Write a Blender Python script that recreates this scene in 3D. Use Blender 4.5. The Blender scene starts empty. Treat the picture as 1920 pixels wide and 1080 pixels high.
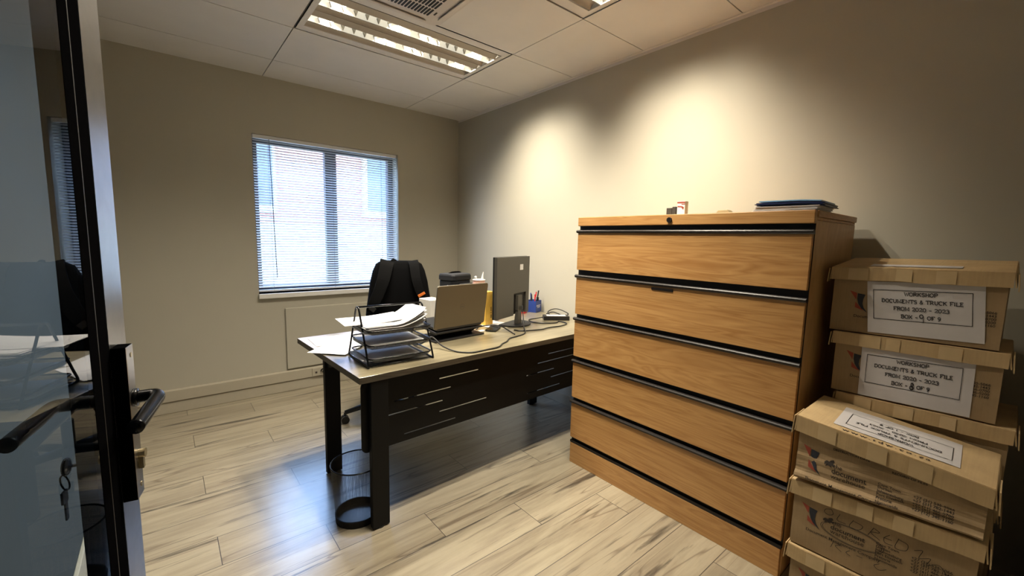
import bpy, bmesh, math, random
from mathutils import Vector, Matrix, Euler, noise
random.seed(7)
S = bpy.context.scene
C = S.collection
PI = math.pi

# ------------------------------------------------------------------ camera, world, lamps, exposure
F_PX, YAW, PITCH, ROLL, CAM_H = 790.08, 0.69164, 0.11559, -0.022029, 1.36
fw = Vector((math.sin(YAW) * math.cos(PITCH), math.cos(YAW) * math.cos(PITCH), -math.sin(PITCH)))
rt = Vector((math.cos(YAW), -math.sin(YAW), 0))
dn = fw.cross(rt)
r2 = math.cos(ROLL) * rt + math.sin(ROLL) * dn
d2 = -math.sin(ROLL) * rt + math.cos(ROLL) * dn
cam = bpy.data.cameras.new('camera')
cam.sensor_width = 36.0
cam.lens = F_PX / 1920 * 36
cam.clip_start = 0.02
co = bpy.data.objects.new('camera', cam)
C.objects.link(co)
m3 = Matrix((r2, -d2, -fw)).transposed()
co.matrix_world = Matrix.Translation((0, 0, CAM_H)) @ m3.to_4x4()
S.camera = co

W = bpy.data.worlds.new('sky_world')
S.world = W
W.use_nodes = True
bg = W.node_tree.nodes['Background']
bg.inputs['Color'].default_value = (0.36, 0.58, 1.0, 1)
bg.inputs['Strength'].default_value = 15.0

S.view_settings.view_transform = 'Standard'
S.view_settings.look = 'None'
S.view_settings.exposure = 0.14
S.view_settings.gamma = 1.0
S.view_settings.use_curve_mapping = False

LAMP_COL = (1.0, 0.90, 0.73)
LAMP_W = 32.5          # watts of one tube
XW, YB, HC = 2.516, 3.995, 2.603      # right wall, back wall, ceiling
XL, YF = -0.325, -0.14                 # left wall, front wall
TX0, TX1 = 0.685, 1.905               # the wide ceiling tile column
ROWS = (1.105, 1.722, 2.345, 2.960, 3.585)


def area(name, loc, sx, sy, watts, rot=(0, 0, 0), spread=PI, col=LAMP_COL):
    l = bpy.data.lights.new(name, 'AREA')
    l.shape = 'RECTANGLE'
    l.size, l.size_y = sx, sy
    l.energy = watts
    l.color = col
    l.spread = spread
    o = bpy.data.objects.new(name, l)
    C.objects.link(o)
    o.location = loc
    o.rotation_euler = rot
    return o


pl = area('window_portal', (1.2, YB + 0.24, 1.5), 1.25, 1.35, 1.0, (-PI / 2, 0, 0))
pl.data.cycles.is_portal = True

# ------------------------------------------------------------------ materials


def lin(r, g, b):
    f = lambda c: ((c / 255 + 0.055) / 1.055) ** 2.4 if c / 255 > 0.04045 else c / 255 / 12.92
    return (f(r), f(g), f(b), 1)


class NT:
    def __init__(s, name):
        s.m = bpy.data.materials.new(name)
        s.m.use_nodes = True
        s.t = s.m.node_tree
        s.b = s.t.nodes['Principled BSDF']

    def n(s, typ, **kw):
        nd = s.t.nodes.new(typ)
        for k, v in kw.items():
            if k.startswith('i_'):
                nd.inputs[k[2:].replace('_', ' ')].default_value = v
            else:
                setattr(nd, k, v)
        return nd

    def l(s, a, b):
        s.t.links.new(a, b)

    def math(s, op, a, b=None, c=None):
        nd = s.n('ShaderNodeMath', operation=op)
        for i, x in enumerate((a, b, c)):
            if x is None:
                continue
            if isinstance(x, (int, float)):
                nd.inputs[i].default_value = x
            else:
                s.l(x, nd.inputs[i])
        return nd.outputs[0]

    def ramp(s, fac, stops):
        nd = s.n('ShaderNodeValToRGB')
        e = nd.color_ramp.elements
        while len(e) < len(stops):
            e.new(0.5)
        for el, (p, c) in zip(e, stops):
            el.position = p
            el.color = c if len(c) == 4 else (*c, 1)
        s.l(fac, nd.inputs[0])
        return nd.outputs[0]

    def coords(s, scale=(1, 1, 1), kind='Object'):
        tc = s.n('ShaderNodeTexCoord')
        mp = s.n('ShaderNodeMapping')
        mp.inputs['Scale'].default_value = scale
        s.l(tc.outputs[kind], mp.inputs['Vector'])
        return mp.outputs[0]

    def noise(s, vec, scale, detail=3, rough=0.55, dist=0.0):
        nd = s.n('ShaderNodeTexNoise')
        nd.inputs['Scale'].default_value = scale
        nd.inputs['Detail'].default_value = detail
        nd.inputs['Roughness'].default_value = rough
        nd.inputs['Distortion'].default_value = dist
        s.l(vec, nd.inputs['Vector'])
        return nd.outputs[0]

    def bump(s, h, strength, dist=0.002):
        nd = s.n('ShaderNodeBump')
        nd.inputs['Strength'].default_value = strength
        nd.inputs['Distance'].default_value = dist
        s.l(h, nd.inputs['Height'])
        s.l(nd.outputs[0], s.b.inputs['Normal'])

    def mix(s, fac, a, b):
        nd = s.n('ShaderNodeMix', data_type='RGBA')
        for idx, x in ((0, fac), (6, a), (7, b)):
            if hasattr(x, 'is_output'):
                s.l(x, nd.inputs[idx])
            elif idx == 0:
                nd.inputs[0].default_value = x
            else:
                nd.inputs[idx].default_value = x
        return nd.outputs[2]


def mat(name, col, rough=0.5, metal=0.0, var=0.06, vscale=30.0, bump=0.0, bscale=200.0, spec=0.5, emit=None, coat=0.0):
    t = NT(name)
    v = t.coords()
    nz = t.noise(v, vscale)
    c0 = tuple(x * (1 - var) for x in col[:3]) + (1,)
    c1 = tuple(min(1, x * (1 + var)) for x in col[:3]) + (1,)
    t.l(t.ramp(nz, [(0.3, c0), (0.7, c1)]), t.b.inputs['Base Color'])
    t.b.inputs['Roughness'].default_value = rough
    t.b.inputs['Metallic'].default_value = metal
    t.b.inputs['Specular IOR Level'].default_value = spec
    t.b.inputs['Coat Weight'].default_value = coat
    if bump:
        t.bump(t.noise(v, bscale, 4), bump)
    if emit:
        t.b.inputs['Emission Color'].default_value = emit[0]
        t.b.inputs['Emission Strength'].default_value = emit[1]
    return t.m


def wood(name, base, dark, scale, rough=0.42, streak=0.5):
    t = NT(name)
    v = t.coords(scale)
    n1 = t.noise(v, 1.0, 6, 0.6, 1.2)
    n2 = t.noise(t.coords(tuple(x * 0.35 for x in scale)), 1.0, 2, 0.5, 2.5)
    rings = t.math('FRACT', t.math('MULTIPLY', n2, 9.0))
    rings = t.math('ABSOLUTE', t.math('SUBTRACT', rings, 0.5))
    f = t.math('ADD', t.math('MULTIPLY', n1, 0.7), t.math('MULTIPLY', rings, streak))
    mid = tuple((a + b) / 2 for a, b in zip(base, dark))
    t.l(t.ramp(f, [(0.25, dark), (0.45, mid), (0.68, base)]), t.b.inputs['Base Color'])
    t.b.inputs['Roughness'].default_value = rough
    t.bump(n1, 0.06, 0.001)
    return t.m


M = {}
M['wall'] = mat('wall_paint', lin(177, 172, 157), 0.75, var=0.015, vscale=3, bump=0.12, bscale=350, spec=0.25)
M['wall_cool'] = mat('wall_cool_daylight_tint', lin(54, 63, 70), 0.7, var=0.02, vscale=3, bump=0.1, bscale=350, spec=0.25)  # cool window daylight on the left wall is put into its base colour
M['ceil'] = mat('ceiling_board', lin(216, 212, 207), 0.85, var=0.02, vscale=6, bump=0.1, bscale=500, spec=0.2)
M['grid'] = mat('ceiling_grid_gap', lin(70, 62, 55), 0.8)
M['base'] = mat('skirting_paint', lin(172, 164, 146), 0.45, var=0.02)
M['oak'] = wood('oak_veneer', lin(186, 143, 88), lin(156, 110, 60), (9, 1.7, 26))
M['oak_side'] = wood('oak_veneer_side', lin(196, 158, 108), lin(168, 130, 84), (9, 26, 2.2), streak=0.3)
M['rail'] = mat('dark_bronze_rail', lin(22, 17, 15), 0.42, 0.0, spec=0.35)
M['recess'] = mat('dark_recess', lin(18, 14, 12), 0.6)
M['black_metal'] = mat('black_powder_coat', lin(11, 11, 11), 0.5, 0.0, bump=0.03, spec=0.2)
M['black_gloss'] = mat('black_satin_aluminium', lin(14, 15, 18), 0.24, 0.5)
M['door_face'] = mat('dark_anodised_aluminium', lin(176, 174, 172), 0.3, 1.0)
M['matt_black'] = mat('matt_black_trim', lin(7, 7, 8), 0.7, spec=0.0)
M['chrome'] = mat('chrome', lin(200, 200, 200), 0.18, 1.0)
M['plastic'] = mat('black_plastic', lin(22, 22, 23), 0.42)
M['plastic_grey'] = mat('dark_grey_plastic', lin(66, 63, 57), 0.42, var=0.02)
M['fabric'] = mat('black_fabric', lin(7, 7, 8), 0.9, bump=0.4, bscale=700, spec=0.06)
M['fabric2'] = mat('charcoal_webbing', lin(13, 13, 14), 0.85, bump=0.4, bscale=900, spec=0.08)
M['navy'] = mat('navy_fabric', lin(20, 21, 27), 0.7, bump=0.3, bscale=500)
M['orange'] = mat('orange_tag', lin(215, 115, 40), 0.6)
M['lap'] = mat('laptop_grey', lin(98, 88, 70), 0.38, 0.35, var=0.01)
M['silver'] = mat('silver_edge', lin(190, 188, 182), 0.3, 0.8)
M['white'] = mat('white_plastic', lin(226, 224, 220), 0.4, var=0.02)
M['frame_grey'] = mat('window_frame_aluminium', lin(86, 88, 94), 0.4, 0.2)
M['paper'] = mat('white_paper', lin(214, 213, 214), 0.6, var=0.03, vscale=14)
M['paper_l'] = mat('label_paper', lin(200, 196, 196), 0.5, var=0.03, vscale=18, bump=0.05, bscale=40)
M['ink'] = mat('black_ink', lin(24, 22, 24), 0.6)
M['ink_brown'] = mat('brown_black_ink', lin(40, 30, 22), 0.7)
M['ink_grey'] = mat('grey_print', lin(150, 148, 156), 0.7)
M['ink_pen'] = mat('marker_pen', lin(44, 34, 28), 0.6)
M['ink_red'] = mat('red_print', lin(150, 66, 48), 0.7)
M['ink_navy'] = mat('navy_print', lin(36, 40, 50), 0.7)
M['red'] = mat('red_plastic', lin(205, 40, 44), 0.4)
M['blue'] = mat('blue_plastic', lin(38, 62, 132), 0.4)
M['lblue'] = mat('pale_blue_print', lin(150, 180, 215), 0.6)
M['pink'] = mat('pink_plastic', lin(235, 185, 168), 0.45)
M['hotpink'] = mat('pink_card', lin(225, 100, 130), 0.5)
M['yellow'] = mat('yellow_card', lin(236, 190, 84), 0.55)
M['folder'] = mat('navy_folder', lin(34, 44, 84), 0.35)
M['folder_b'] = mat('light_blue_folder', lin(120, 165, 200), 0.3)
M['tape'] = mat('clear_brown_tape', lin(196, 172, 132), 0.3, var=0.05)
M['card'] = None
M['brass'] = mat('worn_nickel', lin(190, 175, 140), 0.3, 0.9)
M['slat'] = mat('blind_slat_white', lin(225, 228, 232), 0.45, var=0.01)
M['cord'] = mat('blind_cord', lin(120, 124, 130), 0.7)
M['seat'] = mat('chair_mesh', lin(20, 20, 22), 0.8, bump=0.3)
M['ac'] = mat('air_unit_plastic', lin(206, 198, 190), 0.45, var=0.01)
M['ac_dark'] = mat('air_grille_black', lin(14, 12, 12), 0.6)
M['louvre'] = mat('aluminium_reflector', lin(176, 168, 158), 0.55, 0.1, var=0.02)
M['lamp_tube'] = mat('lit_tube', lin(255, 240, 205), 0.4, emit=((1.0, 0.92, 0.72, 1), 1.5))
M['liner_glow'] = mat('painted_reflector_glow', lin(120, 115, 105), 0.5, emit=((1.0, 0.95, 0.78, 1), 0.5))  # emission stands in for tube light mirrored by the trough wall
M['baffle'] = mat('grey_baffle', lin(120, 116, 108), 0.6)
M['frame_pale'] = mat('weathered_white_frame', lin(196, 188, 172), 0.6)
M['bin_floor'] = mat('bin_floor_sheet', lin(58, 60, 66), 0.25)
M['beige'] = mat('beige_plastic', lin(176, 160, 124), 0.5)


def cardboard(name, base):
    t = NT(name)
    v = t.coords((1, 1, 1))
    big = t.noise(v, 7, 4, 0.6)
    fine = t.noise(t.coords((8, 220, 8)), 1.0, 2)
    f = t.math('ADD', t.math('MULTIPLY', big, 0.75), t.math('MULTIPLY', fine, 0.25))
    t.l(t.ramp(f, [(0.3, tuple(x * 0.78 for x in base[:3]) + (1,)), (0.55, base), (0.75, tuple(x * 1.12 for x in base[:3]) + (1,))]), t.b.inputs['Base Color'])
    t.b.inputs['Roughness'].default_value = 0.72
    t.b.inputs['Specular IOR Level'].default_value = 0.3
    t.bump(t.noise(v, 40, 5), 0.25, 0.004)
    return t.m


M['card'] = cardboard('brown_cardboard', lin(156, 132, 99))
M['card_l'] = cardboard('brown_cardboard_lid', lin(188, 162, 121))


def floor_mat():
    t = NT('wood_look_floor_planks')
    tc = t.n('ShaderNodeTexCoord')
    sx = t.n('ShaderNodeSeparateXYZ')
    t.l(tc.outputs['Object'], sx.inputs[0])
    x, y = sx.outputs[0], sx.outputs[1]
    yy = t.math('DIVIDE', t.math('SUBTRACT', y, 1.969 - 0.209 * 20), 0.209)
    row = t.math('FLOOR', yy)
    fy = t.math('FRACT', yy)
    # each row of planks is stepped a third of a plank
    xs = t.math('DIVIDE', t.math('ADD', x, t.math('ADD', t.math('MULTIPLY', row, 0.405), 12.0 - 0.115 - 20 * 0.405)), 1.2)
    col = t.math('FLOOR', xs)
    fx = t.math('FRACT', xs)
    idv = t.n('ShaderNodeCombineXYZ')
    t.l(row, idv.inputs[0]); t.l(col, idv.inputs[1])
    wn = t.n('ShaderNodeTexWhiteNoise', noise_dimensions='3D')
    t.l(idv.outputs[0], wn.inputs[0])
    rnd = wn.outputs['Value']
    # joint lines
    ey = t.math('MINIMUM', fy, t.math('SUBTRACT', 1.0, fy))
    ex = t.math('MINIMUM', fx, t.math('SUBTRACT', 1.0, fx))
    jy = t.math('LESS_THAN', ey, 0.0016 / 0.209)
    jx = t.math('LESS_THAN', ex, 0.0016 / 1.2)
    joint = t.math('MAXIMUM', jy, jx)
    # grain, shifted per plank
    cv = t.n('ShaderNodeCombineXYZ')
    t.l(t.math('ADD', t.math('MULTIPLY', x, 1.5), t.math('MULTIPLY', rnd, 37.0)), cv.inputs[0])
    t.l(t.math('ADD', t.math('MULTIPLY', y, 15.0), t.math('MULTIPLY', rnd, 91.0)), cv.inputs[1])
    t.l(t.math('MULTIPLY', rnd, 13.0), cv.inputs[2])
    g = t.noise(cv.outputs[0], 1.0, 7, 0.66, 0.4)
    base = t.ramp(g, [(0.26, lin(98, 87, 71)), (0.42, lin(138, 127, 106)), (0.60, lin(162, 152, 129)), (0.8, lin(146, 139, 121))])
    fine = t.noise(t.coords((6, 150, 1)), 1.0, 3)
    base = t.mix(t.math('MULTIPLY', fine, 0.5), base, lin(128, 119, 105))
    # dark cracks and knots
    cv2 = t.n('ShaderNodeCombineXYZ')
    t.l(t.math('ADD', t.math('MULTIPLY', x, 0.9), t.math('MULTIPLY', rnd, 17.0)), cv2.inputs[0])
    t.l(t.math('ADD', t.math('MULTIPLY', y, 13.0), t.math('MULTIPLY', rnd, 53.0)), cv2.inputs[1])
    k = t.noise(cv2.outputs[0], 1.35, 6, 0.6, 0.45)
    kk = t.ramp(k, [(0.585, (0, 0, 0)), (0.64, (0.6, 0.6, 0.6)), (0.70, (1, 1, 1))])
    k2 = t.math('ABSOLUTE', t.math('SUBTRACT', t.noise(cv2.outputs[0], 0.62, 2, 0.45, 0.35), 0.5))
    vein = t.ramp(k2, [(0.0, (0.7, 0.7, 0.7)), (0.010, (0, 0, 0))])
    base = t.mix(vein, base, lin(84, 70, 56))
    base = t.mix(kk, base, lin(34, 28, 24))
    base = t.mix(t.math('MULTIPLY', rnd, 0.22), base, lin(132, 124, 110))
    base = t.mix(joint, base, lin(58, 52, 48))
    t.l(base, t.b.inputs['Base Color'])
    t.b.inputs['Roughness'].default_value = 0.32
    t.b.inputs['Specular IOR Level'].default_value = 0.8
    t.b.inputs['Coat Weight'].default_value = 0.75
    t.b.inputs['Coat Roughness'].default_value = 0.22
    t.bump(t.math('SUBTRACT', t.math('MULTIPLY', g, 0.15), joint), 0.25, 0.001)
    return t.m


M['floor'] = floor_mat()


def desk_mat():
    t = NT('grey_oak_laminate')
    v = t.coords((2.0, 22, 22))
    g = t.noise(v, 1.0, 5, 0.6, 0.8)
    big = t.noise(t.coords((2, 6, 6)), 1.0, 3)
    f = t.math('ADD', t.math('MULTIPLY', g, 0.6), t.math('MULTIPLY', big, 0.4))
    t.l(t.ramp(f, [(0.3, lin(102, 94, 76)), (0.5, lin(132, 123, 99)), (0.7, lin(154, 145, 120))]), t.b.inputs['Base Color'])
    t.b.inputs['Roughness'].default_value = 0.3
    t.b.inputs['Coat Weight'].default_value = 0.6
    t.b.inputs['Coat Roughness'].default_value = 0.2
    return t.m


M['desk'] = desk_mat()
M['desk_edge'] = wood('desk_edge_band', lin(80, 72, 58), lin(52, 46, 38), (2, 18, 30), 0.45)


def brick_mat():
    t = NT('red_brick')
    tc = t.n('ShaderNodeTexCoord')
    mp = t.n('ShaderNodeMapping')
    mp.inputs['Rotation'].default_value = (PI / 2, 0, 0)
    t.l(tc.outputs['Object'], mp.inputs['Vector'])
    b = t.n('ShaderNodeTexBrick')
    b.inputs['Color1'].default_value = lin(168, 114, 96)
    b.inputs['Color2'].default_value = lin(150, 98, 82)
    b.inputs['Mortar'].default_value = lin(176, 158, 142)
    b.inputs['Scale'].default_value = 4.5
    t.l(mp.outputs[0], b.inputs['Vector'])
    t.l(b.outputs[0], t.b.inputs['Base Color'])
    t.b.inputs['Roughness'].default_value = 0.9
    return t.m


def stone_mat():
    t = NT('pale_rubble_stone')
    v = t.coords((1, 1, 1))
    vo = t.n('ShaderNodeTexVoronoi')
    vo.inputs['Scale'].default_value = 9
    t.l(v, vo.inputs['Vector'])
    t.l(t.ramp(vo.outputs['Distance'], [(0.0, lin(196, 182, 156)), (0.6, lin(184, 171, 148)), (0.9, lin(130, 122, 108))]), t.b.inputs['Base Color'])
    return t.m


M['brick'] = brick_mat()
M['stone'] = stone_mat()


def glass_mat(name, tint=(1, 1, 1, 1), rough=0.0):
    t = NT(name)
    t.b.inputs['Base Color'].default_value = tint
    t.b.inputs['Transmission Weight'].default_value = 1.0
    t.b.inputs['Roughness'].default_value = rough
    t.b.inputs['IOR'].default_value = 1.5
    # thin architectural pane: straight-through transparency plus mirror reflection by angle
    tr = t.n('ShaderNodeBsdfTransparent')
    tr.inputs[0].default_value = tint
    gl = t.n('ShaderNodeBsdfGlossy')
    gl.inputs['Roughness'].default_value = 0.0
    fr = t.n('ShaderNodeFresnel')
    fr.inputs['IOR'].default_value = 1.75
    ge = t.n('ShaderNodeNewGeometry')
    fac = t.math('MULTIPLY', fr.outputs[0], t.math('SUBTRACT', 1.0, ge.outputs['Backfacing']))
    mx = t.n('ShaderNodeMixShader')
    t.l(fac, mx.inputs[0]); t.l(tr.outputs[0], mx.inputs[1]); t.l(gl.outputs[0], mx.inputs[2])
    t.l(mx.outputs[0], t.t.nodes['Material Output'].inputs['Surface'])
    return t.m


M['glass'] = glass_mat('clear_glass')
M['door_glass'] = glass_mat('door_glass', (0.86, 0.93, 1.0, 1))


def mesh_mat(name, col, nu, nv, open_frac):
    """woven wire: opaque wires and open holes, laid out by the part's own UV map"""
    t = NT(name)
    uv = t.n('ShaderNodeTexCoord').outputs['UV']
    s = t.n('ShaderNodeSeparateXYZ')
    t.l(uv, s.inputs[0])
    a = t.math('FRACT', t.math('MULTIPLY', s.outputs[0], nu))
    b = t.math('FRACT', t.math('MULTIPLY', s.outputs[1], nv))
    hole = t.math('MULTIPLY', t.math('LESS_THAN', a, open_frac), t.math('LESS_THAN', b, open_frac))
    t.b.inputs['Base Color'].default_value = col
    t.b.inputs['Roughness'].default_value = 0.45
    t.b.inputs['Metallic'].default_value = 0.3
    tr = t.n('ShaderNodeBsdfTransparent')
    mx = t.n('ShaderNodeMixShader')
    t.l(hole, mx.inputs[0]); t.l(t.b.outputs[0], mx.inputs[1]); t.l(tr.outputs[0], mx.inputs[2])
    t.l(mx.outputs[0], t.t.nodes['Material Output'].inputs['Surface'])
    return t.m


M['wire'] = mesh_mat('black_wire_mesh', lin(22, 22, 24), 230, 84, 0.76)
M['tray_wire'] = mesh_mat('black_tray_mesh', lin(30, 29, 28), 110, 80, 0.6)

# ------------------------------------------------------------------ mesh helpers


class MB:
    def __init__(s):
        s.v, s.f, s.uv, s.mi = [], [], {}, {}

    def add(s, vs, fs, mi=0):
        o = len(s.v)
        s.v += [Vector(p) for p in vs]
        for f in fs:
            if mi:
                s.mi[len(s.f)] = mi
            s.f.append([i + o for i in f])
        return s

    def box(s, x0, x1, y0, y1, z0, z1, mi=0):
        vs = [(x0, y0, z0), (x1, y0, z0), (x1, y1, z0), (x0, y1, z0), (x0, y0, z1), (x1, y0, z1), (x1, y1, z1), (x0, y1, z1)]
        return s.hexa(vs, mi)

    def hexa(s, vs, mi=0):
        return s.add(vs, [(0, 3, 2, 1), (4, 5, 6, 7), (0, 1, 5, 4), (1, 2, 6, 5), (2, 3, 7, 6), (3, 0, 4, 7)], mi)

    def obox(s, c, size, rot=(0, 0, 0), mi=0):
        m = Matrix.Translation(c) @ Euler(rot).to_matrix().to_4x4()
        a, b, d = (x / 2 for x in size)
        vs = [(-a, -b, -d), (a, -b, -d), (a, b, -d), (-a, b, -d), (-a, -b, d), (a, -b, d), (a, b, d), (-a, b, d)]
        return s.hexa([m @ Vector(p) for p in vs], mi)

    def tube(s, pts, r, n=8, closed=False, cap=True, rs=None):
        pts = [Vector(p) for p in pts]
        k = len(pts)
        o = len(s.v)
        up = None
        rings = []
        for i, p in enumerate(pts):
            if closed:
                t = (pts[(i + 1) % k] - pts[i - 1]).normalized()
            else:
                t = (pts[min(i + 1, k - 1)] - pts[max(i - 1, 0)]).normalized()
            if up is None:
                up = Vector((0, 0, 1)) if abs(t.z) < 0.9 else Vector((1, 0, 0))
            u = (up - t * up.dot(t))
            if u.length < 1e-5:
                u = t.orthogonal()
            u.normalize()
            w = t.cross(u)
            up = u
            rr = rs[i] if rs else r
            rings.append([p + (u * math.cos(2 * PI * j / n) + w * math.sin(2 * PI * j / n)) * rr for j in range(n)])
        vs = [q for rg in rings for q in rg]
        fs = []
        for i in range(k if closed else k - 1):
            a, b = i * n, ((i + 1) % k) * n
            for j in range(n):
                fs.append((a + j, a + (j + 1) % n, b + (j + 1) % n, b + j))
        if cap and not closed:
            fs.append(tuple(range(n - 1, -1, -1)))
            fs.append(tuple((k - 1) * n + j for j in range(n)))
        return s.add(vs, fs)

    def cyl(s, c, r, h, n=24, r2=None):
        c = Vector(c)
        return s.tube([c, c + Vector((0, 0, h))], r, n, rs=[r, r if r2 is None else r2])

    def lathe(s, prof, c=(0, 0, 0), n=32):
        c = Vector(c)
        vs = []
        for r, z in prof:
            for j in range(n):
                a = 2 * PI * j / n
                vs.append(c + Vector((r * math.cos(a), r * math.sin(a), z)))
        fs = []
        for i in range(len(prof) - 1):
            for j in range(n):
                fs.append((i * n + j, i * n + (j + 1) % n, (i + 1) * n + (j + 1) % n, (i + 1) * n + j))
        return s.add(vs, fs)

    def prism(s, poly, axis, a, b):
        """extrude a 2D polygon between a and b along an axis; poly is in the other two axes in xyz order"""
        def p3(q, h):
            if axis == 'x':
                return (h, q[0], q[1])
            if axis == 'y':
                return (q[0], h, q[1])
            return (q[0], q[1], h)
        k = len(poly)
        vs = [p3(q, a) for q in poly] + [p3(q, b) for q in poly]
        fs = [tuple(range(k - 1, -1, -1)), tuple(range(k, 2 * k))]
        fs += [(i, (i + 1) % k, (i + 1) % k + k, i + k) for i in range(k)]
        return s.add(vs, fs)

    def grid(s, fn, nu, nv, uv=False):
        o = len(s.v)
        vs = [fn(i / nu, j / nv) for j in range(nv + 1) for i in range(nu + 1)]
        f0 = len(s.f)
        fs = [(j * (nu + 1) + i, j * (nu + 1) + i + 1, (j + 1) * (nu + 1) + i + 1, (j + 1) * (nu + 1) + i) for j in range(nv) for i in range(nu)]
        s.add(vs, fs)
        if uv:
            for k, (j, i) in enumerate([(j, i) for j in range(nv) for i in range(nu)]):
                s.uv[f0 + k] = [(i / nu, j / nv), ((i + 1) / nu, j / nv), ((i + 1) / nu, (j + 1) / nv), (i / nu, (j + 1) / nv)]
        return s

    def build(s, name, mats, parent=None, off=None, bevel=0.0, smooth=False, solid=0.0, subsurf=0, recalc=True):
        me = bpy.data.meshes.new(name)
        off = Vector(off) if off is not None else Vector()
        me.from_pydata([tuple(p - off) for p in s.v], [], s.f)
        if s.uv:
            ul = me.uv_layers.new(name='UVMap')
            for p in me.polygons:
                if p.index in s.uv:
                    for li, c in zip(p.loop_indices, s.uv[p.index]):
                        ul.data[li].uv = c
        if recalc:
            bm = bmesh.new()
            bm.from_mesh(me)
            bmesh.ops.recalc_face_normals(bm, faces=bm.faces)
            bm.to_mesh(me)
            bm.free()
        for m in (mats if isinstance(mats, (list, tuple)) else [mats]):
            me.materials.append(m)
        for i, k in s.mi.items():
            me.polygons[i].material_index = k
        if smooth:
            for p in me.polygons:
                p.use_smooth = True
        o = bpy.data.objects.new(name, me)
        C.objects.link(o)
        if parent is not None:
            o.parent = parent
        if solid:
            md = o.modifiers.new('thickness', 'SOLIDIFY')
            md.thickness = solid
            md.offset = 0
        if bevel:
            md = o.modifiers.new('bevel', 'BEVEL')
            md.width = bevel
            md.segments = 2
            md.limit_method = 'ANGLE'
            md.angle_limit = math.radians(40)
        if subsurf:
            md = o.modifiers.new('subsurf', 'SUBSURF')
            md.levels = md.render_levels = subsurf
        if smooth and (bevel or solid):
            md = o.modifiers.new('wn', 'WEIGHTED_NORMAL')
        return o


def thing(name, label, cat, loc=(0, 0, 0), rotz=0.0, group=None):
    o = bpy.data.objects.new(name, None)
    o.empty_display_size = 0.05
    C.objects.link(o)
    o.location = loc
    o.rotation_euler = (0, 0, rotz)
    o['label'] = label
    o['category'] = cat
    if group:
        o['group'] = group
    return o


def tag(o, label, cat, group=None, kind=None):
    o['label'] = label
    o['category'] = cat
    if group:
        o['group'] = group
    if kind:
        o['kind'] = kind
    return o


def struct(o):
    o['kind'] = 'structure'
    return o


def dup(root, loc, label):
    r = root.copy()
    C.objects.link(r)
    r.location = loc
    r['label'] = label
    for ch in list(root.children):
        c = ch.copy()
        C.objects.link(c)
        c.parent = r
        for g in list(ch.children):
            d = g.copy()
            C.objects.link(d)
            d.parent = c
    return r


def rrect(w, h, r, n=5, cx=0.0, cy=0.0):
    out = []
    for qx, qy, a0 in ((1, 1, 0), (-1, 1, 90), (-1, -1, 180), (1, -1, 270)):
        for i in range(n + 1):
            a = math.radians(a0 + 90 * i / n)
            out.append((cx + qx * (w / 2 - r) + r * math.cos(a), cy + qy * (h / 2 - r) + r * math.sin(a)))
    return out


def smooth_path(pts, n=8):
    """Catmull-Rom through points"""
    P = [Vector(p) for p in pts]
    P = [P[0] * 2 - P[1]] + P + [P[-1] * 2 - P[-2]]
    out = []
    for i in range(1, len(P) - 2):
        a, b, c, d = P[i - 1:i + 3]
        for k in range(n):
            t = k / n
            out.append(0.5 * ((2 * b) + (c - a) * t + (2 * a - 5 * b + 4 * c - d) * t * t + (3 * b - a - 3 * c + d) * t ** 3))
    out.append(P[-2])
    return out


# ------------------------------------------------------------------ flat printing: 2D shapes mapped on a surface
def text2d(body, size=1.0, bold=0.0, align='LEFT', spacing=1.0):
    """triangles of a line of text in 2D"""
    cu = bpy.data.curves.new('lettering', 'FONT')
    cu.body = body
    cu.size = size
    cu.offset = bold
    cu.align_x = align
    cu.space_character = spacing
    cu.resolution_u = 3
    o = bpy.data.objects.new('lettering', cu)
    C.objects.link(o)
    dg = bpy.context.evaluated_depsgraph_get()
    me = o.evaluated_get(dg).to_mesh()
    vs = [(v.co.x, v.co.y) for v in me.vertices]
    fs = [tuple(p.vertices) for p in me.polygons]
    o.evaluated_get(dg).to_mesh_clear()
    bpy.data.objects.remove(o)
    bpy.data.curves.remove(cu)
    return vs, fs


def stroke2d(pts, w, closed=False):
    """a constant-width ribbon along a 2D polyline"""
    P = [Vector((p[0], p[1])) for p in pts]
    k = len(P)
    vs, fs = [], []
    for i, p in enumerate(P):
        if closed:
            t0, t1 = P[i] - P[i - 1], P[(i + 1) % k] - P[i]
        else:
            t0 = P[i] - P[i - 1] if i else P[1] - P[0]
            t1 = P[i + 1] - P[i] if i < k - 1 else P[i] - P[i - 1]
        t0 = t0.normalized(); t1 = t1.normalized()
        n0 = Vector((-t0.y, t0.x)); n1 = Vector((-t1.y, t1.x))
        nn = n0 + n1
        nn = nn.normalized() if nn.length > 1e-6 else n0
        f = min(1.6, 1 / max(0.35, nn.dot(n0)))
        vs += [tuple(p + nn * w / 2 * f), tuple(p - nn * w / 2 * f)]
    for i in range(k if closed else k - 1):
        a, b = 2 * i, 2 * ((i + 1) % k)
        fs.append((a, a + 1, b + 1, b))
    return vs, fs


def arc(cx, cy, rx, ry, a0, a1, n=12):
    return [(cx + rx * math.cos(math.radians(a0 + (a1 - a0) * i / n)), cy + ry * math.sin(math.radians(a0 + (a1 - a0) * i / n))) for i in range(n + 1)]


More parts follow.
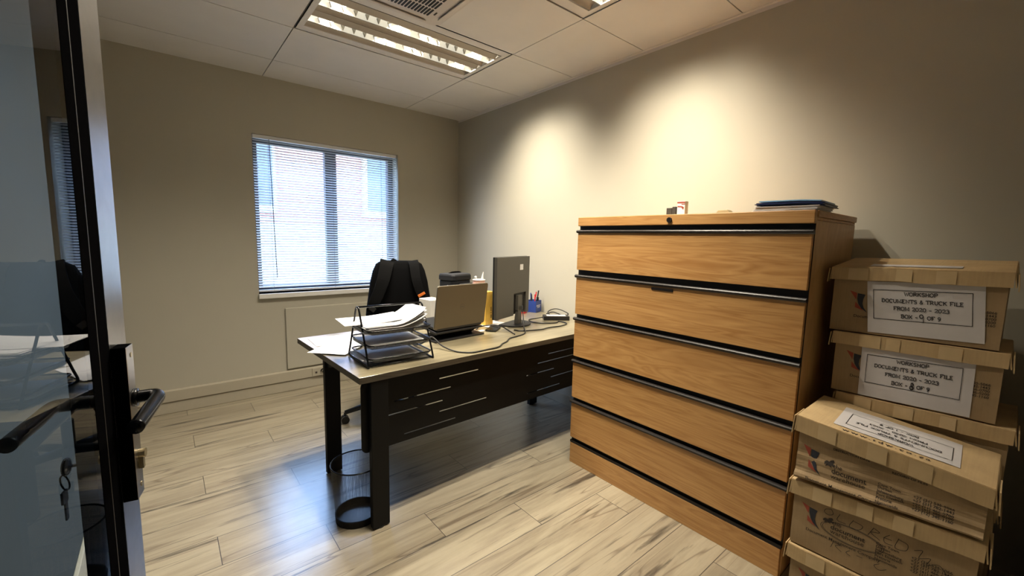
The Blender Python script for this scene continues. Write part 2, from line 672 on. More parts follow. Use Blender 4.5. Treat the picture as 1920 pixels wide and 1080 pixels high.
# slab-serif capitals: strokes in a box 1 high; (advance, strokes, serifs[x, y])
GL = {
    'W': (1.25, [[(0.05, 1), (0.32, 0), (0.6, 0.8), (0.88, 0), (1.15, 1)]], [(0.05, 1), (1.15, 1)]),
    'O': (1.0, [arc(0.48, 0.5, 0.42, 0.5, 0, 360, 20)], []),
    'R': (1.02, [[(0.18, 0), (0.18, 1), (0.55, 1)] + arc(0.55, 0.75, 0.25, 0.25, 90, -90, 8) + [(0.18, 0.5)], [(0.5, 0.5), (0.85, 0)]], [(0.18, 0), (0.18, 1), (0.88, 0)]),
    'K': (1.05, [[(0.18, 0), (0.18, 1)], [(0.85, 1), (0.2, 0.42)], [(0.42, 0.6), (0.88, 0)]], [(0.18, 0), (0.18, 1), (0.85, 1), (0.88, 0)]),
    'S': (0.85, [[(0.74, 0.8)] + arc(0.42, 0.75, 0.3, 0.25, 30, 270, 10) + arc(0.42, 0.25, 0.33, 0.25, 90, -150, 10)], []),
    'H': (1.1, [[(0.2, 0), (0.2, 1)], [(0.88, 0), (0.88, 1)], [(0.2, 0.5), (0.88, 0.5)]], [(0.2, 0), (0.2, 1), (0.88, 0), (0.88, 1)]),
    'P': (0.92, [[(0.18, 0), (0.18, 1), (0.55, 1)] + arc(0.55, 0.74, 0.27, 0.26, 90, -90, 8) + [(0.18, 0.48)]], [(0.18, 0), (0.18, 1)]),
    'D': (1.05, [[(0.18, 0), (0.18, 1), (0.48, 1)] + arc(0.48, 0.5, 0.42, 0.5, 90, -90, 10) + [(0.18, 0)]], [(0.18, 0), (0.18, 1)]),
    'C': (0.95, [arc(0.5, 0.5, 0.42, 0.5, 45, 315, 16)], [(0.8, 0.86)]),
    'U': (1.05, [[(0.18, 1), (0.18, 0.35)] + arc(0.52, 0.35, 0.34, 0.35, 180, 360, 10) + [(0.86, 1)]], [(0.18, 1), (0.86, 1)]),
    'M': (1.25, [[(0.15, 0), (0.18, 1), (0.6, 0.15), (1.02, 1), (1.05, 0)]], [(0.15, 0), (0.15, 1), (1.05, 0), (1.05, 1)]),
    'E': (0.92, [[(0.8, 1), (0.18, 1), (0.18, 0), (0.82, 0)], [(0.18, 0.52), (0.62, 0.52)]], [(0.1, 0), (0.1, 1)]),
    'N': (1.12, [[(0.18, 0), (0.18, 1), (0.9, 0), (0.9, 1)]], [(0.18, 0), (0.14, 1), (0.9, 1)]),
    'T': (0.95, [[(0.05, 0.8), (0.05, 1), (0.87, 1), (0.87, 0.8)], [(0.46, 1), (0.46, 0)]], [(0.46, 0)]),
    '&': (1.0, [[(0.85, 0.0), (0.3, 0.7)] + arc(0.45, 0.82, 0.17, 0.18, 180, 0, 8) + [(0.15, 0.3)] + arc(0.42, 0.22, 0.3, 0.22, 180, 330, 8) + [(0.85, 0.5)]], []),
    'F': (0.88, [[(0.8, 0.82), (0.8, 1), (0.18, 1), (0.18, 0)], [(0.18, 0.5), (0.6, 0.5)]], [(0.18, 0), (0.1, 1)]),
    'I': (0.5, [[(0.24, 0), (0.24, 1)]], [(0.24, 0), (0.24, 1)]),
    'L': (0.85, [[(0.18, 1), (0.18, 0), (0.78, 0), (0.78, 0.2)]], [(0.18, 1), (0.12, 0)]),
    'B': (0.98, [[(0.18, 0), (0.18, 1), (0.52, 1)] + arc(0.52, 0.76, 0.24, 0.24, 90, -90, 8) + arc(0.54, 0.26, 0.3, 0.26, 90, -90, 8) + [(0.18, 0)]], [(0.12, 0), (0.12, 1)]),
    'X': (1.0, [[(0.1, 1), (0.86, 0)], [(0.86, 1), (0.1, 0)]], [(0.12, 1), (0.84, 0), (0.84, 1), (0.12, 0)]),
    '0': (0.9, [arc(0.43, 0.5, 0.34, 0.5, 0, 360, 18)], []),
    '2': (0.88, [arc(0.42, 0.72, 0.32, 0.28, 170, -30, 10) + [(0.1, 0.05), (0.8, 0.05), (0.8, 0.2)]], []),
    '3': (0.85, [arc(0.4, 0.75, 0.3, 0.25, 160, -80, 9) + arc(0.4, 0.26, 0.34, 0.27, 85, -160, 10)], []),
    '9': (0.88, [arc(0.42, 0.68, 0.3, 0.3, 0, 360, 14), [(0.72, 0.68), (0.66, 0.25), (0.4, -0.02), (0.18, 0.06)]], []),
    '1': (0.6, [[(0.1, 0.8), (0.3, 1), (0.3, 0)]], [(0.3, 0)]),
    '-': (0.8, [[(0.1, 0.42), (0.7, 0.42)]], []),
    ' ': (0.55, [], []),
}


def slab2d(line, h, cx, cy, sx=1.1, w=0.205):
    tot = sum(GL[c][0] for c in line) * h * sx
    x = cx - tot / 2
    vs, fs = [], []

    def put(pts, ww, closed=False):
        v, f = stroke2d([(x + p[0] * h * sx, cy + (p[1] - 0.5) * h) for p in pts], ww, closed)
        o = len(vs)
        vs.extend(v)
        fs.extend([tuple(i + o for i in q) for q in f])
    for c in line:
        adv, strokes, serifs = GL[c]
        for s_ in strokes:
            put(s_, h * w)
        for sx_, sy_ in serifs:
            yy = 0.05 if sy_ < 0.1 else (0.95 if sy_ > 0.9 else sy_)
            put([(sx_ - 0.16, yy), (sx_ + 0.16, yy)], h * 0.14)
        x += adv * h * sx
    return vs, fs


class Flat:
    """collects 2D shapes and lays them on a surface function P(x, y)->point, N->outward normal"""

    def __init__(s):
        s.v, s.f = [], []

    def add(s, vf, dx=0.0, dy=0.0, rot=0.0, sx=1.0, sy=1.0):
        v, f = vf
        c, k = math.cos(rot), math.sin(rot)
        o = len(s.v)
        for x, y in v:
            x, y = x * sx, y * sy
            s.v.append((dx + x * c - y * k, dy + x * k + y * c))
        s.f += [tuple(i + o for i in q) for q in f]
        return s

    def rect(s, x0, x1, y0, y1, n=1):
        v, f = [], []
        for i in range(n + 1):
            x = x0 + (x1 - x0) * i / n
            v += [(x, y0), (x, y1)]
        for i in range(n):
            f.append((2 * i, 2 * i + 2, 2 * i + 3, 2 * i + 1))
        return s.add((v, f))

    def poly(s, pts):
        return s.add((list(pts), [tuple(range(len(pts)))]))

    def build(s, name, m, surf, lift, parent, off=None):
        b = MB()
        b.add([surf(x, y, lift) for x, y in s.v], s.f)
        return b.build(name, m, parent, off=off, recalc=False)


# ================================================================== THE ROOM
fl = MB().box(XL - 0.2, XW + 0.2, YF - 1.4, YB + 0.2, -0.1, 0.0).build('floor', M['floor'])
struct(fl)
T_ = 0.2
struct(MB().box(XW, XW + T_, YF - 1.4, YB + T_, 0, 2.9).build('wall_right', M['wall']))
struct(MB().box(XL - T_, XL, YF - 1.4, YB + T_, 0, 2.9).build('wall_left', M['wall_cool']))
WX0, WX1, WZ0, WZ1 = 0.592, 1.822, 0.862, 2.153
wb = MB()
wb.box(XL, WX0, YB, YB + T_, 0, 2.9).box(WX1, XW, YB, YB + T_, 0, 2.9)
wb.box(WX0, WX1, YB, YB + T_, 0, WZ0).box(WX0, WX1, YB, YB + T_, WZ1, 2.9)
struct(wb.build('wall_back', M['wall']))
# front wall with the doorway the picture is taken from, and the dim passage behind it
DX0, DX1 = -0.24, 0.72
wf = MB()
wf.box(XL, DX0, YF - 0.12, YF, 0, 2.9).box(DX1, XW, YF - 0.12, YF, 0, 2.9).box(DX0, DX1, YF - 0.12, YF, 2.2, 2.9)
struct(wf.build('wall_front', M['wall']))
struct(MB().box(XL, DX0, YF, 0.03, 0, 2.25).build('trim_2', M['black_gloss'], bevel=0.002))
struct(MB().box(XL, XW, YF - 1.5, YF - 1.4, 0, 2.9).build('wall_passage', M['wall']))

# suspended ceiling: boards in a shallow grid, openings left for the fittings
cb = MB()
g = 0.006
xs = [XL, TX0, TX1, XW]
ys = [YF - 1.4, YF, 0.49] + list(ROWS) + [YB]
LIGHT_ROWS = (3, 5)
for i in range(len(xs) - 1):
    for j in range(len(ys) - 1):
        x0, x1, y0, y1 = xs[i] + g / 2, xs[i + 1] - g / 2, ys[j] + g / 2, ys[j + 1] - g / 2
        if i == 1 and j in LIGHT_ROWS:
            continue
        if i == 1 and j == 4:
            x0 = 1.325
        cb.box(x0, x1, y0, y1, HC, HC + 0.012)
cb.box(XL, XW, YF - 1.4, YB, HC + 0.16, HC + 0.2, mi=1)
for k in range(1, 3):
    cb.box(xs[k] - 0.012, xs[k] + 0.012, YF - 1.4, YB, HC + 0.0125, HC + 0.02, mi=1)
for yv in ys[1:-1]:
    cb.box(XL, TX0 - 0.002, yv - 0.012, yv + 0.012, HC + 0.0125, HC + 0.02, mi=1)
    cb.box(TX1 + 0.002, XW, yv - 0.012, yv + 0.012, HC + 0.0125, HC + 0.02, mi=1)
    cb.box(TX0, TX1, yv - 0.012, yv + 0.012, HC + 0.0125, HC + 0.02, mi=1)
struct(cb.build('ceiling', [M['ceil'], M['grid']]))
tr = MB().box(XW - 0.022, XW, YF, YB, HC - 0.003, HC + 0.001).box(XW - 0.003, XW, YF, YB, HC - 0.022, HC)
struct(tr.build('trim_1', M['ceil']))

bb = MB()
bb.box(XL, XW, YB - 0.045, YB, 0.092, 0.176)
bb.box(XL, XW, YB - 0.036, YB, 0.0, 0.0895)
struct(bb.build('baseboard_back', M['base'], bevel=0.004))
struct(MB().box(XW - 0.015, XW, YF, YB - 0.05, 0, 0.09).build('baseboard_right', M['base'], bevel=0.003))
struct(MB().box(XL, XL + 0.015, YF, YB - 0.05, 0, 0.09).build('baseboard_left', M['base'], bevel=0.003))

# ------------------------------------------------------------------ window
win = bpy.data.objects.new('window_1', None)
C.objects.link(win)
win.location = (1.2, YB, WZ0)
win['kind'] = 'structure'
wo = (1.2, YB, WZ0)
fr = MB()
y0, y1 = YB + 0.125, YB + 0.185
fr.box(WX0, WX0 + 0.05, y0, y1, WZ0, WZ1).box(WX1 - 0.05, WX1, y0, y1, WZ0, WZ1)
fr.box(WX0 + 0.05, WX1 - 0.05, y0, y1, WZ0, WZ0 + 0.055).box(WX0 + 0.05, WX1 - 0.05, y0, y1, WZ1 - 0.05, WZ1)
fr.build('window_frame', M['frame_grey'], win, off=wo, bevel=0.003)
MB().box(1.175, 1.275, y0, y1, WZ0 + 0.055, WZ1 - 0.05).build('mullion', M['frame_grey'], win, off=wo, bevel=0.003)
for a, b in ((WX0 + 0.05, 1.175), (1.275, WX1 - 0.05)):
    MB().box(a, b, YB + 0.152, YB + 0.158, WZ0 + 0.055, WZ1 - 0.05).build('pane', M['glass'], win, off=wo)
MB().box(WX0 - 0.004, WX1 + 0.004, YB - 0.028, YB + 0.125, WZ0 - 0.04, WZ0).build('window_sill', M['white'], win, off=wo, bevel=0.004)

vb = thing('venetian_blind', 'white venetian blind with open slats hanging in the window', 'blind', (1.2, YB + 0.05, WZ1))
bo = (1.2, YB + 0.05, WZ1)
bx0, bx1 = WX0 + 0.008, WX1 - 0.008
MB().box(bx0, bx1, YB + 0.022, YB + 0.058, WZ1 - 0.03, WZ1 - 0.002).build('headrail', M['slat'], vb, off=bo, bevel=0.002)
sl = MB()
zz = WZ1 - 0.045
tilt = math.radians(27)
while zz > WZ0 + 0.035:
    pr = []
    for i in range(5):
        t = (i / 4 - 0.5)
        w = 0.025 * t
        pr.append((YB + 0.04 + w * math.cos(tilt), zz + w * math.sin(tilt) + 0.0022 * (1 - (2 * t) ** 2)))
    top = [(a, b + 0.0005) for a, b in pr]
    sl.prism(pr + top[::-1], 'x', bx0, bx1)
    zz -= 0.0213
sl.build('slats', M['slat'], vb, off=bo)
MB().box(bx0, bx1, YB + 0.028, YB + 0.054, WZ0 + 0.012, WZ0 + 0.028).build('bottom_rail', M['slat'], vb, off=bo, bevel=0.002)
for x in (0.71, 1.21, 1.72):
    c = MB()
    for yy in (YB + 0.026, YB + 0.054):
        c.tube([(x, yy, WZ0 + 0.02), (x, yy, WZ1 - 0.02)], 0.0009, 5)
    c.build('ladder_cord', M['cord'], vb, off=bo)
MB().tube([(0.715, YB + 0.016, WZ1 - 0.03), (0.725, YB + 0.014, 1.5), (0.735, YB + 0.016, WZ0 + 0.13)], 0.003, 6).build('tilt_wand', M['cord'], vb, off=bo)
MB().tube([(1.655, YB + 0.016, WZ1 - 0.03), (1.66, YB + 0.015, 1.5), (1.66, YB + 0.016, WZ0 + 0.2)], 0.0016, 5).build('pull_cord', M['cord'], vb, off=bo)

# what stands outside the window
bd = thing('building', 'brick and pale stone building seen outside through the blind', 'building', (1.8, 8.6, -0.6))
bo2 = (1.8, 8.6, -0.6)
MB().box(-7, 12, 8.6, 9.0, 1.55, 3.5).build('brick_wall', M['brick'], bd, off=bo2)
MB().box(-7, 12, 8.5, 8.6, -0.6, 1.55).build('stone_wall', M['stone'], bd, off=bo2)
for wx, ww, wz, wh in ((0.35, 1.25, 1.75, 1.5), (3.15, 1.1, 1.75, 1.4)):
    f = MB()
    f.box(wx, wx + ww, 8.5, 8.6, wz, wz + wh)
    fo = f.build('window_frame', M['frame_pale'], bd, off=bo2)
    p = MB()
    for k in range(2):
        p.box(wx + 0.08 + k * ww / 2, wx + ww / 2 - 0.05 + k * ww / 2, 8.48, 8.51, wz + 0.1, wz + wh - 0.1)
    p.build('pane', M['frame_grey'], fo, off=(0, 0, 0)).location = (-0.0, 0, 0)
    fo.children[0].data.transform(Matrix.Translation((-bo2[0], -bo2[1], -bo2[2])))
struct(MB().box(-10, 14, YB + T_, 12, -0.7, -0.6).build('ground', M['stone']))

pn = MB().box(0.778, 1.72, YB - 0.018, YB, 0.19, 0.728)
tag(pn.build('wall_panel', M['wall'], bevel=0.006), 'flat cream board fixed to the wall below the window', 'panel')
so = thing('wall_socket', 'small white power socket on the skirting left of the desk', 'socket', (1.03, YB - 0.045, 0.12))
MB().obox((0, -0.004, 0.013), (0.125, 0.008, 0.074)).build('face_plate', M['base'], so, bevel=0.003)
for dx in (-0.03, 0.03):
    MB().obox((dx, -0.009, 0.01), (0.016, 0.004, 0.016)).build('socket_hole', M['grid'], so)
pb = MB().tube(smooth_path([(1.125, YB - 0.07, 0.165), (1.07, YB - 0.075, 0.163), (1.045, YB - 0.07, 0.155), (1.04, YB - 0.056, 0.138)]), 0.006, 8)
pb.tube(smooth_path([(1.125, YB - 0.07, 0.165), (1.2, YB - 0.08, 0.13), (1.3, YB - 0.09, 0.03), (1.45, YB - 0.12, 0.007), (1.6, YB - 0.2, 0.007)]), 0.004, 8)
tag(pb.build('power_lead', M['plastic'], smooth=True), 'black power cord plugged into the socket on the skirting', 'cord')


# ------------------------------------------------------------------ ceiling lights (lamps sit in their own troughs)
def ceiling_light(yc, label):
    x0, x1 = TX0 + 0.006, TX1 - 0.006
    xc = (x0 + x1) / 2
    o = thing('ceiling_light', label, 'light', (xc, yc, HC), 0, 'recessed office lights')
    hw = 0.302
    hl = (x1 - x0) / 2
    f = MB()
    # flat pan frame around two lamp troughs
    xe = hl - 0.035
    f.box(-hl, hl, -hw, -0.235, 0, 0.006).box(-hl, hl, 0.235, hw, 0, 0.006)
    f.box(-hl, -xe, -0.235, 0.235, 0, 0.006).box(xe, hl, -0.235, 0.235, 0, 0.006)
    f.box(-hl, hl, -hw, hw, 0.1, 0.106)
    f.box(-hl, hl, -hw, -hw + 0.004, 0, 0.1).box(-hl, hl, hw - 0.004, hw, 0, 0.1)
    f.box(-hl, -hl + 0.004, -hw, hw, 0, 0.1).box(hl - 0.004, hl, -hw, hw, 0, 0.1)
    f.build('housing', M['ceil'], o)
    for s in (-0.112, 0.112):
        # perforated reflector wings either side of a lit louvre
        for q in (-1, 1):
            def wing(u, v, q=q, s=s):
                a = v * 1.25
                return Vector((-xe + 2 * xe * u, s + q * (0.043 + 0.070 * math.sin(a) / math.sin(1.25)), 0.001 + 0.024 * math.sin(PI * v)))
            MB().grid(wing, 1, 8).build('reflector', M['louvre'], o, smooth=True, solid=0.001)
        mw = 0.039
        MB().box(-xe, xe, s - mw, s + mw, 0.062, 0.068).build('lamp_tube', M['lamp_tube'], o)
        lv = MB()
        n = 17
        for k in range(n + 1):
            xx = -xe + 2 * xe * k / n
            lv.prism([(xx - 0.011, 0.033), (xx + 0.011, 0.033), (xx + 0.0008, 0.006), (xx - 0.0008, 0.006)], 'y', s + mw - 0.012, s + mw - 0.0005)
        lv.build('louvre', M['baffle'], o)
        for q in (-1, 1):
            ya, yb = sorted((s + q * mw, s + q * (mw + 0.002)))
            MB().box(-xe, xe, ya, yb, 0.001, 0.066).build('glow_liner', M['liner_glow'], o)  # added glowing liner imitating the reflector's shine; not a lamp itself
            ya, yb = sorted((s + q * (mw + 0.0022), s + q * (mw + 0.004)))
            MB().box(-xe, xe, ya, yb, 0.0, 0.067).build('baffle', M['baffle'], o)
        # the tube's light: short lengths aimed alternately to either end, as the louvre throws it
        for k in range(4):
            xx = (-0.42, -0.14, 0.14, 0.42)[k]
            ti = math.radians(24) * (-1, 1, -1, 1)[k]
            a = area('lamp', (xc + xx, yc + s, HC + 0.046), 0.09, 0.036, LAMP_W / 4, rot=(0, -ti, 0), spread=math.radians(112))
            a.parent = o
            a.matrix_parent_inverse = Matrix.Translation((-xc, -yc, -HC))
    return o


ceiling_light((ROWS[2] + ROWS[3]) / 2, 'lit recessed louvre light in the ceiling, beside the air conditioner')
ceiling_light((ROWS[0] + ROWS[1]) / 2, 'lit recessed light cut off at the top edge of the picture')

# ------------------------------------------------------------------ air conditioner
ac = thing('air_conditioner', 'white square air conditioner cassette in the ceiling beside the light', 'air conditioner', (1.005, 2.03, HC))
p = MB()
AO, AI = 0.318, 0.252
for q in range(4):
    pass
p.prism(rrect(2 * AO, 2 * AO, 0.06), 'z', -0.012, 0.004)
p.build('cover', M['ac'], ac, bevel=0.004)
p = MB().prism(rrect(2 * AI, 2 * AI, 0.045), 'z', -0.02, -0.012)
p.build('grille_panel', M['ac'], ac, bevel=0.004)
gs = MB()
for i in range(22):
    for j in range(5):
        cx = -0.197 + i * 0.01875
        cy = -0.176 + j * 0.088
        gs.prism([(a, b) for a, b in rrect(0.0115, 0.077, 0.005, 3, cx, cy)], 'z', -0.0215, -0.018)
gs.build('grille_slots', M['ac_dark'], ac)
for q in range(4):
    f = MB().obox((0, 0.287, -0.016), (0.44, 0.040, 0.006), (math.radians(20), 0, 0))
    o = f.build('louvre_flap', M['ac'], ac, bevel=0.002)
    o.data.transform(Matrix.Rotation(q * PI / 2, 4, 'Z'))
for sx_ in (-1, 1):
    for sy_ in (-1, 1):
        MB().obox((sx_ * 0.226, sy_ * 0.17, -0.021), (0.008, 0.03, 0.003)).build('clip', M['grid'], ac)

# ------------------------------------------------------------------ glass door standing open at the left
DA = math.radians(90 - 11.8)
door = bpy.data.objects.new('door_1', None)
C.objects.link(door)
door.location = (-0.2565, 0.0536, 0.0)
door.rotation_euler = (0, 0, DA)
door['kind'] = 'structure'
H0, H1 = 0.012, 2.16
SG, SK, SA, SB, TH = 0.811, 0.854, 0.880, 0.9566, 0.042
# local x runs from hinge to lock edge, local y away from the camera's side; the glass lies flush with the front
MB().box(SK, SB, 0.0056, TH, H0, H1).build('lock_stile', M['black_gloss'], door, bevel=0.001)
MB().box(SG, SA, -0.0004, 0.0054, H0, H1).build('black_border', M['matt_black'], door)
MB().box(SG + 0.028, SG + 0.031, -0.0008, -0.0004, H0, H1).build('seal', M['recess'], door)
MB().box(SA, SB, -0.001, 0.0054, H0, H1).build('edge_profile', M['door_face'], door)
MB().box(-0.08, 0.0, 0.0, TH, H0, H1).build('hinge_stile', M['black_gloss'], door)
for za, zb in ((H0, 0.12), (2.06, H1)):
    MB().box(0.0, SK, 0.0056, TH, za, zb).build('rail', M['black_gloss'], door)
MB().box(0.0, SG, 0.0, 0.005, H0 + 0.004, H1 - 0.004).build('glass_pane', M['door_glass'], door)
lc = MB().box(SA + 0.001, 0.915, -0.0205, -0.001, 0.907, 1.171)
lo = lc.build('lock_case', [M['matt_black'], M['door_face']], door, bevel=0.001)
for pp in lo.data.polygons:
    if pp.normal.y < -0.9:
        pp.material_index = 1
for zc in (1.154, 0.925):
    MB().tube([(0.903, -0.0214, zc), (0.903, -0.019, zc)], 0.0042, 12).build('screw', M['brass'], door)
for sgn, yb in ((-1, -0.0205), (1, TH)):
    hp = smooth_path([(0.899, yb, 1.081), (0.899, yb + sgn * 0.022, 1.082), (0.896, yb + sgn * 0.030, 1.082), (0.885, yb + sgn * 0.0345, 1.081),
                      (0.852, yb + sgn * 0.0345, 1.079), (0.80, yb + sgn * 0.0345, 1.077), (0.770, yb + sgn * 0.034, 1.076)], 6)
    h = MB().tube(hp, 0.0105, 16)
    h.tube([(0.899, yb - sgn * 0.001, 1.081), (0.899, yb + sgn * 0.006, 1.081)], 0.0148, 20)
    h.build('door_handle', M['plastic'] if sgn > 0 else M['black_gloss'], door, smooth=True)
cy = MB().tube([(0.901, -0.030, 0.981), (0.901, -0.0195, 0.981)], 0.0074, 14)
cy.box(0.8967, 0.9053, -0.027, -0.020, 0.955, 0.977)
cy.build('key_cylinder', M['brass'], door)
ky = MB()
yk = 0.068
kx, kz = 0.895, 0.981
ky.tube([(kx, TH - 0.001, kz), (kx, TH + 0.010, kz)], 0.0074, 14)
ky.tube([(kx + 0.012 * math.cos(a), yk, kz + 0.012 * math.sin(a)) for a in [2 * PI * i / 16 for i in range(16)]], 0.0026, 6, closed=True)
ky.obox((kx, yk, kz), (0.017, 0.003, 0.017))
ky.obox((kx, 0.060, kz), (0.005, 0.018, 0.003))
ky.tube([(kx - 0.009 + 0.0104 * math.cos(a), yk + 0.0035 * math.sin(a), kz - 0.0225 + 0.012 * math.sin(a)) for a in [2 * PI * i / 16 for i in range(16)]], 0.0012, 6, closed=True)
ky.obox((kx - 0.015, yk, kz - 0.043), (0.017, 0.003, 0.019))
ky.obox((kx - 0.013, yk, kz - 0.0645), (0.007, 0.0024, 0.036))
ky.build('key', M['plastic'], door)

# ------------------------------------------------------------------ lateral filing cabinet
cab = thing('filing_cabinet', 'tall five-drawer oak filing cabinet with black rails along the right wall', 'cabinet', (1.869, 1.088, 0.0))
CO = (1.869, 1.088, 0.0)
cx0, cx1, cyA, cyB, ch = 1.869, 2.45, 0.507, 1.668, 1.493
Z = [(1.406, 1.190), (1.147, 0.928), (0.893, 0.672), (0.635, 0.417), (0.383, 0.163)]
b = MB()
b.box(cx0 + 0.022, cx1, cyA, cyA + 0.018, 0.0, 1.455)
b.box(cx0 + 0.022, cx1, cyB - 0.018, cyB, 0.0, 1.455)
b.box(cx1 - 0.012, cx1, cyA + 0.018, cyB - 0.018, 0.0, 1.455)
b.build('body', M['oak_side'], cab, off=CO, bevel=0.001)
MB().box(cx0 + 0.0203, cx0 + 0.0219, cyA + 0.0005, cyB - 0.0005, 0.126, 1.4425).build('recess_back', M['recess'], cab, off=CO)
t = MB().box(cx0, cx0 + 0.03, cyA, cyB, 1.443, ch).box(cx0 + 0.03, cx1 + 0.006, cyA - 0.004, cyB + 0.004, 1.468, ch).box(cx0 + 0.03, cx1, cyA + 0.001, cyB - 0.001, 1.4555, 1.468)
t.build('top', M['oak'], cab, off=CO, bevel=0.003)
pl_ = MB().box(cx0 + 0.003, cx0 + 0.021, cyA + 0.003, cyB - 0.003, 0.0, 0.125)
pl_.build('plinth', M['oak'], cab, off=CO, bevel=0.002)
for k, (zt, zb) in enumerate(Z):
    d = MB().box(cx0, cx0 + 0.02, cyA + 0.003, cyB - 0.003, zb, zt - 0.002).build('drawer', M['oak'], cab, off=CO, bevel=0.0015)
    r = MB()
    prof = [(cx0 - 0.004, zt - 0.003), (cx0 - 0.009, zt + 0.002), (cx0 - 0.010, zt + 0.008), (cx0 - 0.006, zt + 0.013), (cx0 + 0.002, zt + 0.015), (cx0 + 0.018, zt + 0.010), (cx0 + 0.02, zt - 0.003)]
    r.prism(prof, 'y', cyA - 0.001, cyB + 0.003)
    ro = r.build('drawer_pull', M['rail'], cab, off=CO)
    ro.parent = d
    if k == 1:
        lh = MB().box(cx0 - 0.004, cx0 + 0.001, 1.05, 1.165, zt - 0.022, zt - 0.009)
        lh.build('label_holder', M['rail'], d, off=CO, bevel=0.001)
MB().box(cx0 + 0.004, cx0 + 0.019, cyA + 0.001, cyB - 0.001, 0.127, 0.141).build('lower_rail', M['rail'], cab, off=CO)
lk = MB().tube([(cx0 - 0.008, 1.091, 1.4665), (cx0 + 0.002, 1.091, 1.4665)], 0.0125, 18)
lk.obox((cx0 - 0.0085, 1.091, 1.4665), (0.002, 0.003, 0.012))
lk.build('lock', M['rail'], cab, off=CO, smooth=False)

# things on top of the cabinet
zc = ch
sb = MB().box(1.93, 1.965, 1.118, 1.148, zc, zc + 0.036).box(1.93, 1.965, 1.098, 1.1175, zc, zc + 0.041)
tag(sb.build('staple_box', M['plastic_grey'], bevel=0.002), 'little dark grey box on top of the cabinet beside the red printed carton', 'box')
rb = thing('small_carton', 'small white carton with red print standing on the cabinet', 'box', (1.95, 1.075, zc))
MB().obox((0, 0, 0.0325), (0.03, 0.04, 0.065)).build('carton', M['white'], rb, bevel=0.0008)
pr = Flat().rect(-0.02, 0.02, 0.056, 0.0635)
pr.poly([(-0.018, 0.044), (0.006, 0.042), (0.016, 0.036), (0.012, 0.024), (0.002, 0.036), (-0.018, 0.038)]).rect(0.002, 0.019, 0.049, 0.053)
pr.build('red_print', M['ink_red'], lambda x, y, l: Vector((-0.015 - l, -x, y)), 0.0006, rb)
tp = MB().prism([(0.846, zc), (0.918, zc), (0.903, zc + 0.018), (0.863, zc + 0.018)], 'x', 1.95, 1.99)
tag(tp.build('tape_block', M['beige'], bevel=0.002), 'small beige block lying alone on the middle of the cabinet top', 'block')


def sheet_pile(name, m, c, w, d, z0, n, thick, wob, rot, parent=None, curl=None, jig=0.006):
    """a pile of n loose sheets as one mesh; c centre, rot turn about z"""
    b = MB()
    rnd = random.Random(len(name) * 31 + n)
    for i in range(n):
        dx, dy, a = rnd.uniform(-jig, jig), rnd.uniform(-jig, jig), rot + rnd.uniform(-wob, wob)
        ca, sa = math.cos(a), math.sin(a)
        z = z0 + thick * (i + 0.5)

        def fn(u, v, z=z, dx=dx, dy=dy, i=i):
            x, y = (u - 0.5) * w, (v - 0.5) * d
            h = curl(u, v, i / max(1, n - 1)) if curl else 0
            return Vector((c[0] + dx + x * ca - y * sa, c[1] + dy + x * sa + y * ca, z + h))
        b.grid(fn, 10, 6)
    return b.build(name, m, parent, solid=thick * 0.72, recalc=False)


# folders and papers lying on the near end of the cabinet
CF = (2.03, 0.60)
o = sheet_pile('paper_pile', M['paper'], (2.02, 0.628), 0.21, 0.225, zc, 6, 0.0035, 0.02, 0.02, curl=lambda u, v, k: 0.003 * (v - 0.5) ** 2 * k)
tag(o, 'pile of white papers under the dark folders on the cabinet', 'papers')
o = sheet_pile('document_folder', M['folder'], (2.025, 0.618), 0.225, 0.235, zc + 0.0215, 3, 0.0045, 0.03, 0.04, curl=lambda u, v, k: -0.006 * max(0, 0.3 - v) * 3 + 0.002)
tag(o, 'navy blue plastic folder lying on white papers on the cabinet', 'folder')
o = sheet_pile('document_folder', M['folder_b'], (2.03, 0.62), 0.215, 0.215, zc + 0.0375, 2, 0.003, 0.02, 0.05, curl=lambda u, v, k: -0.005 * max(0, 0.3 - v) * 3 + 0.002)
tag(o, 'light blue folder on top of the folder pile on the cabinet', 'folder')


# ------------------------------------------------------------------ archive boxes
def lerp(a, b, t):
    return a + (b - a) * t


def bil(c, u, v):
    """c: bottom-left, bottom-right, top-right, top-left"""
    return lerp(lerp(c[0], c[1], u), lerp(c[3], c[2], u), v)


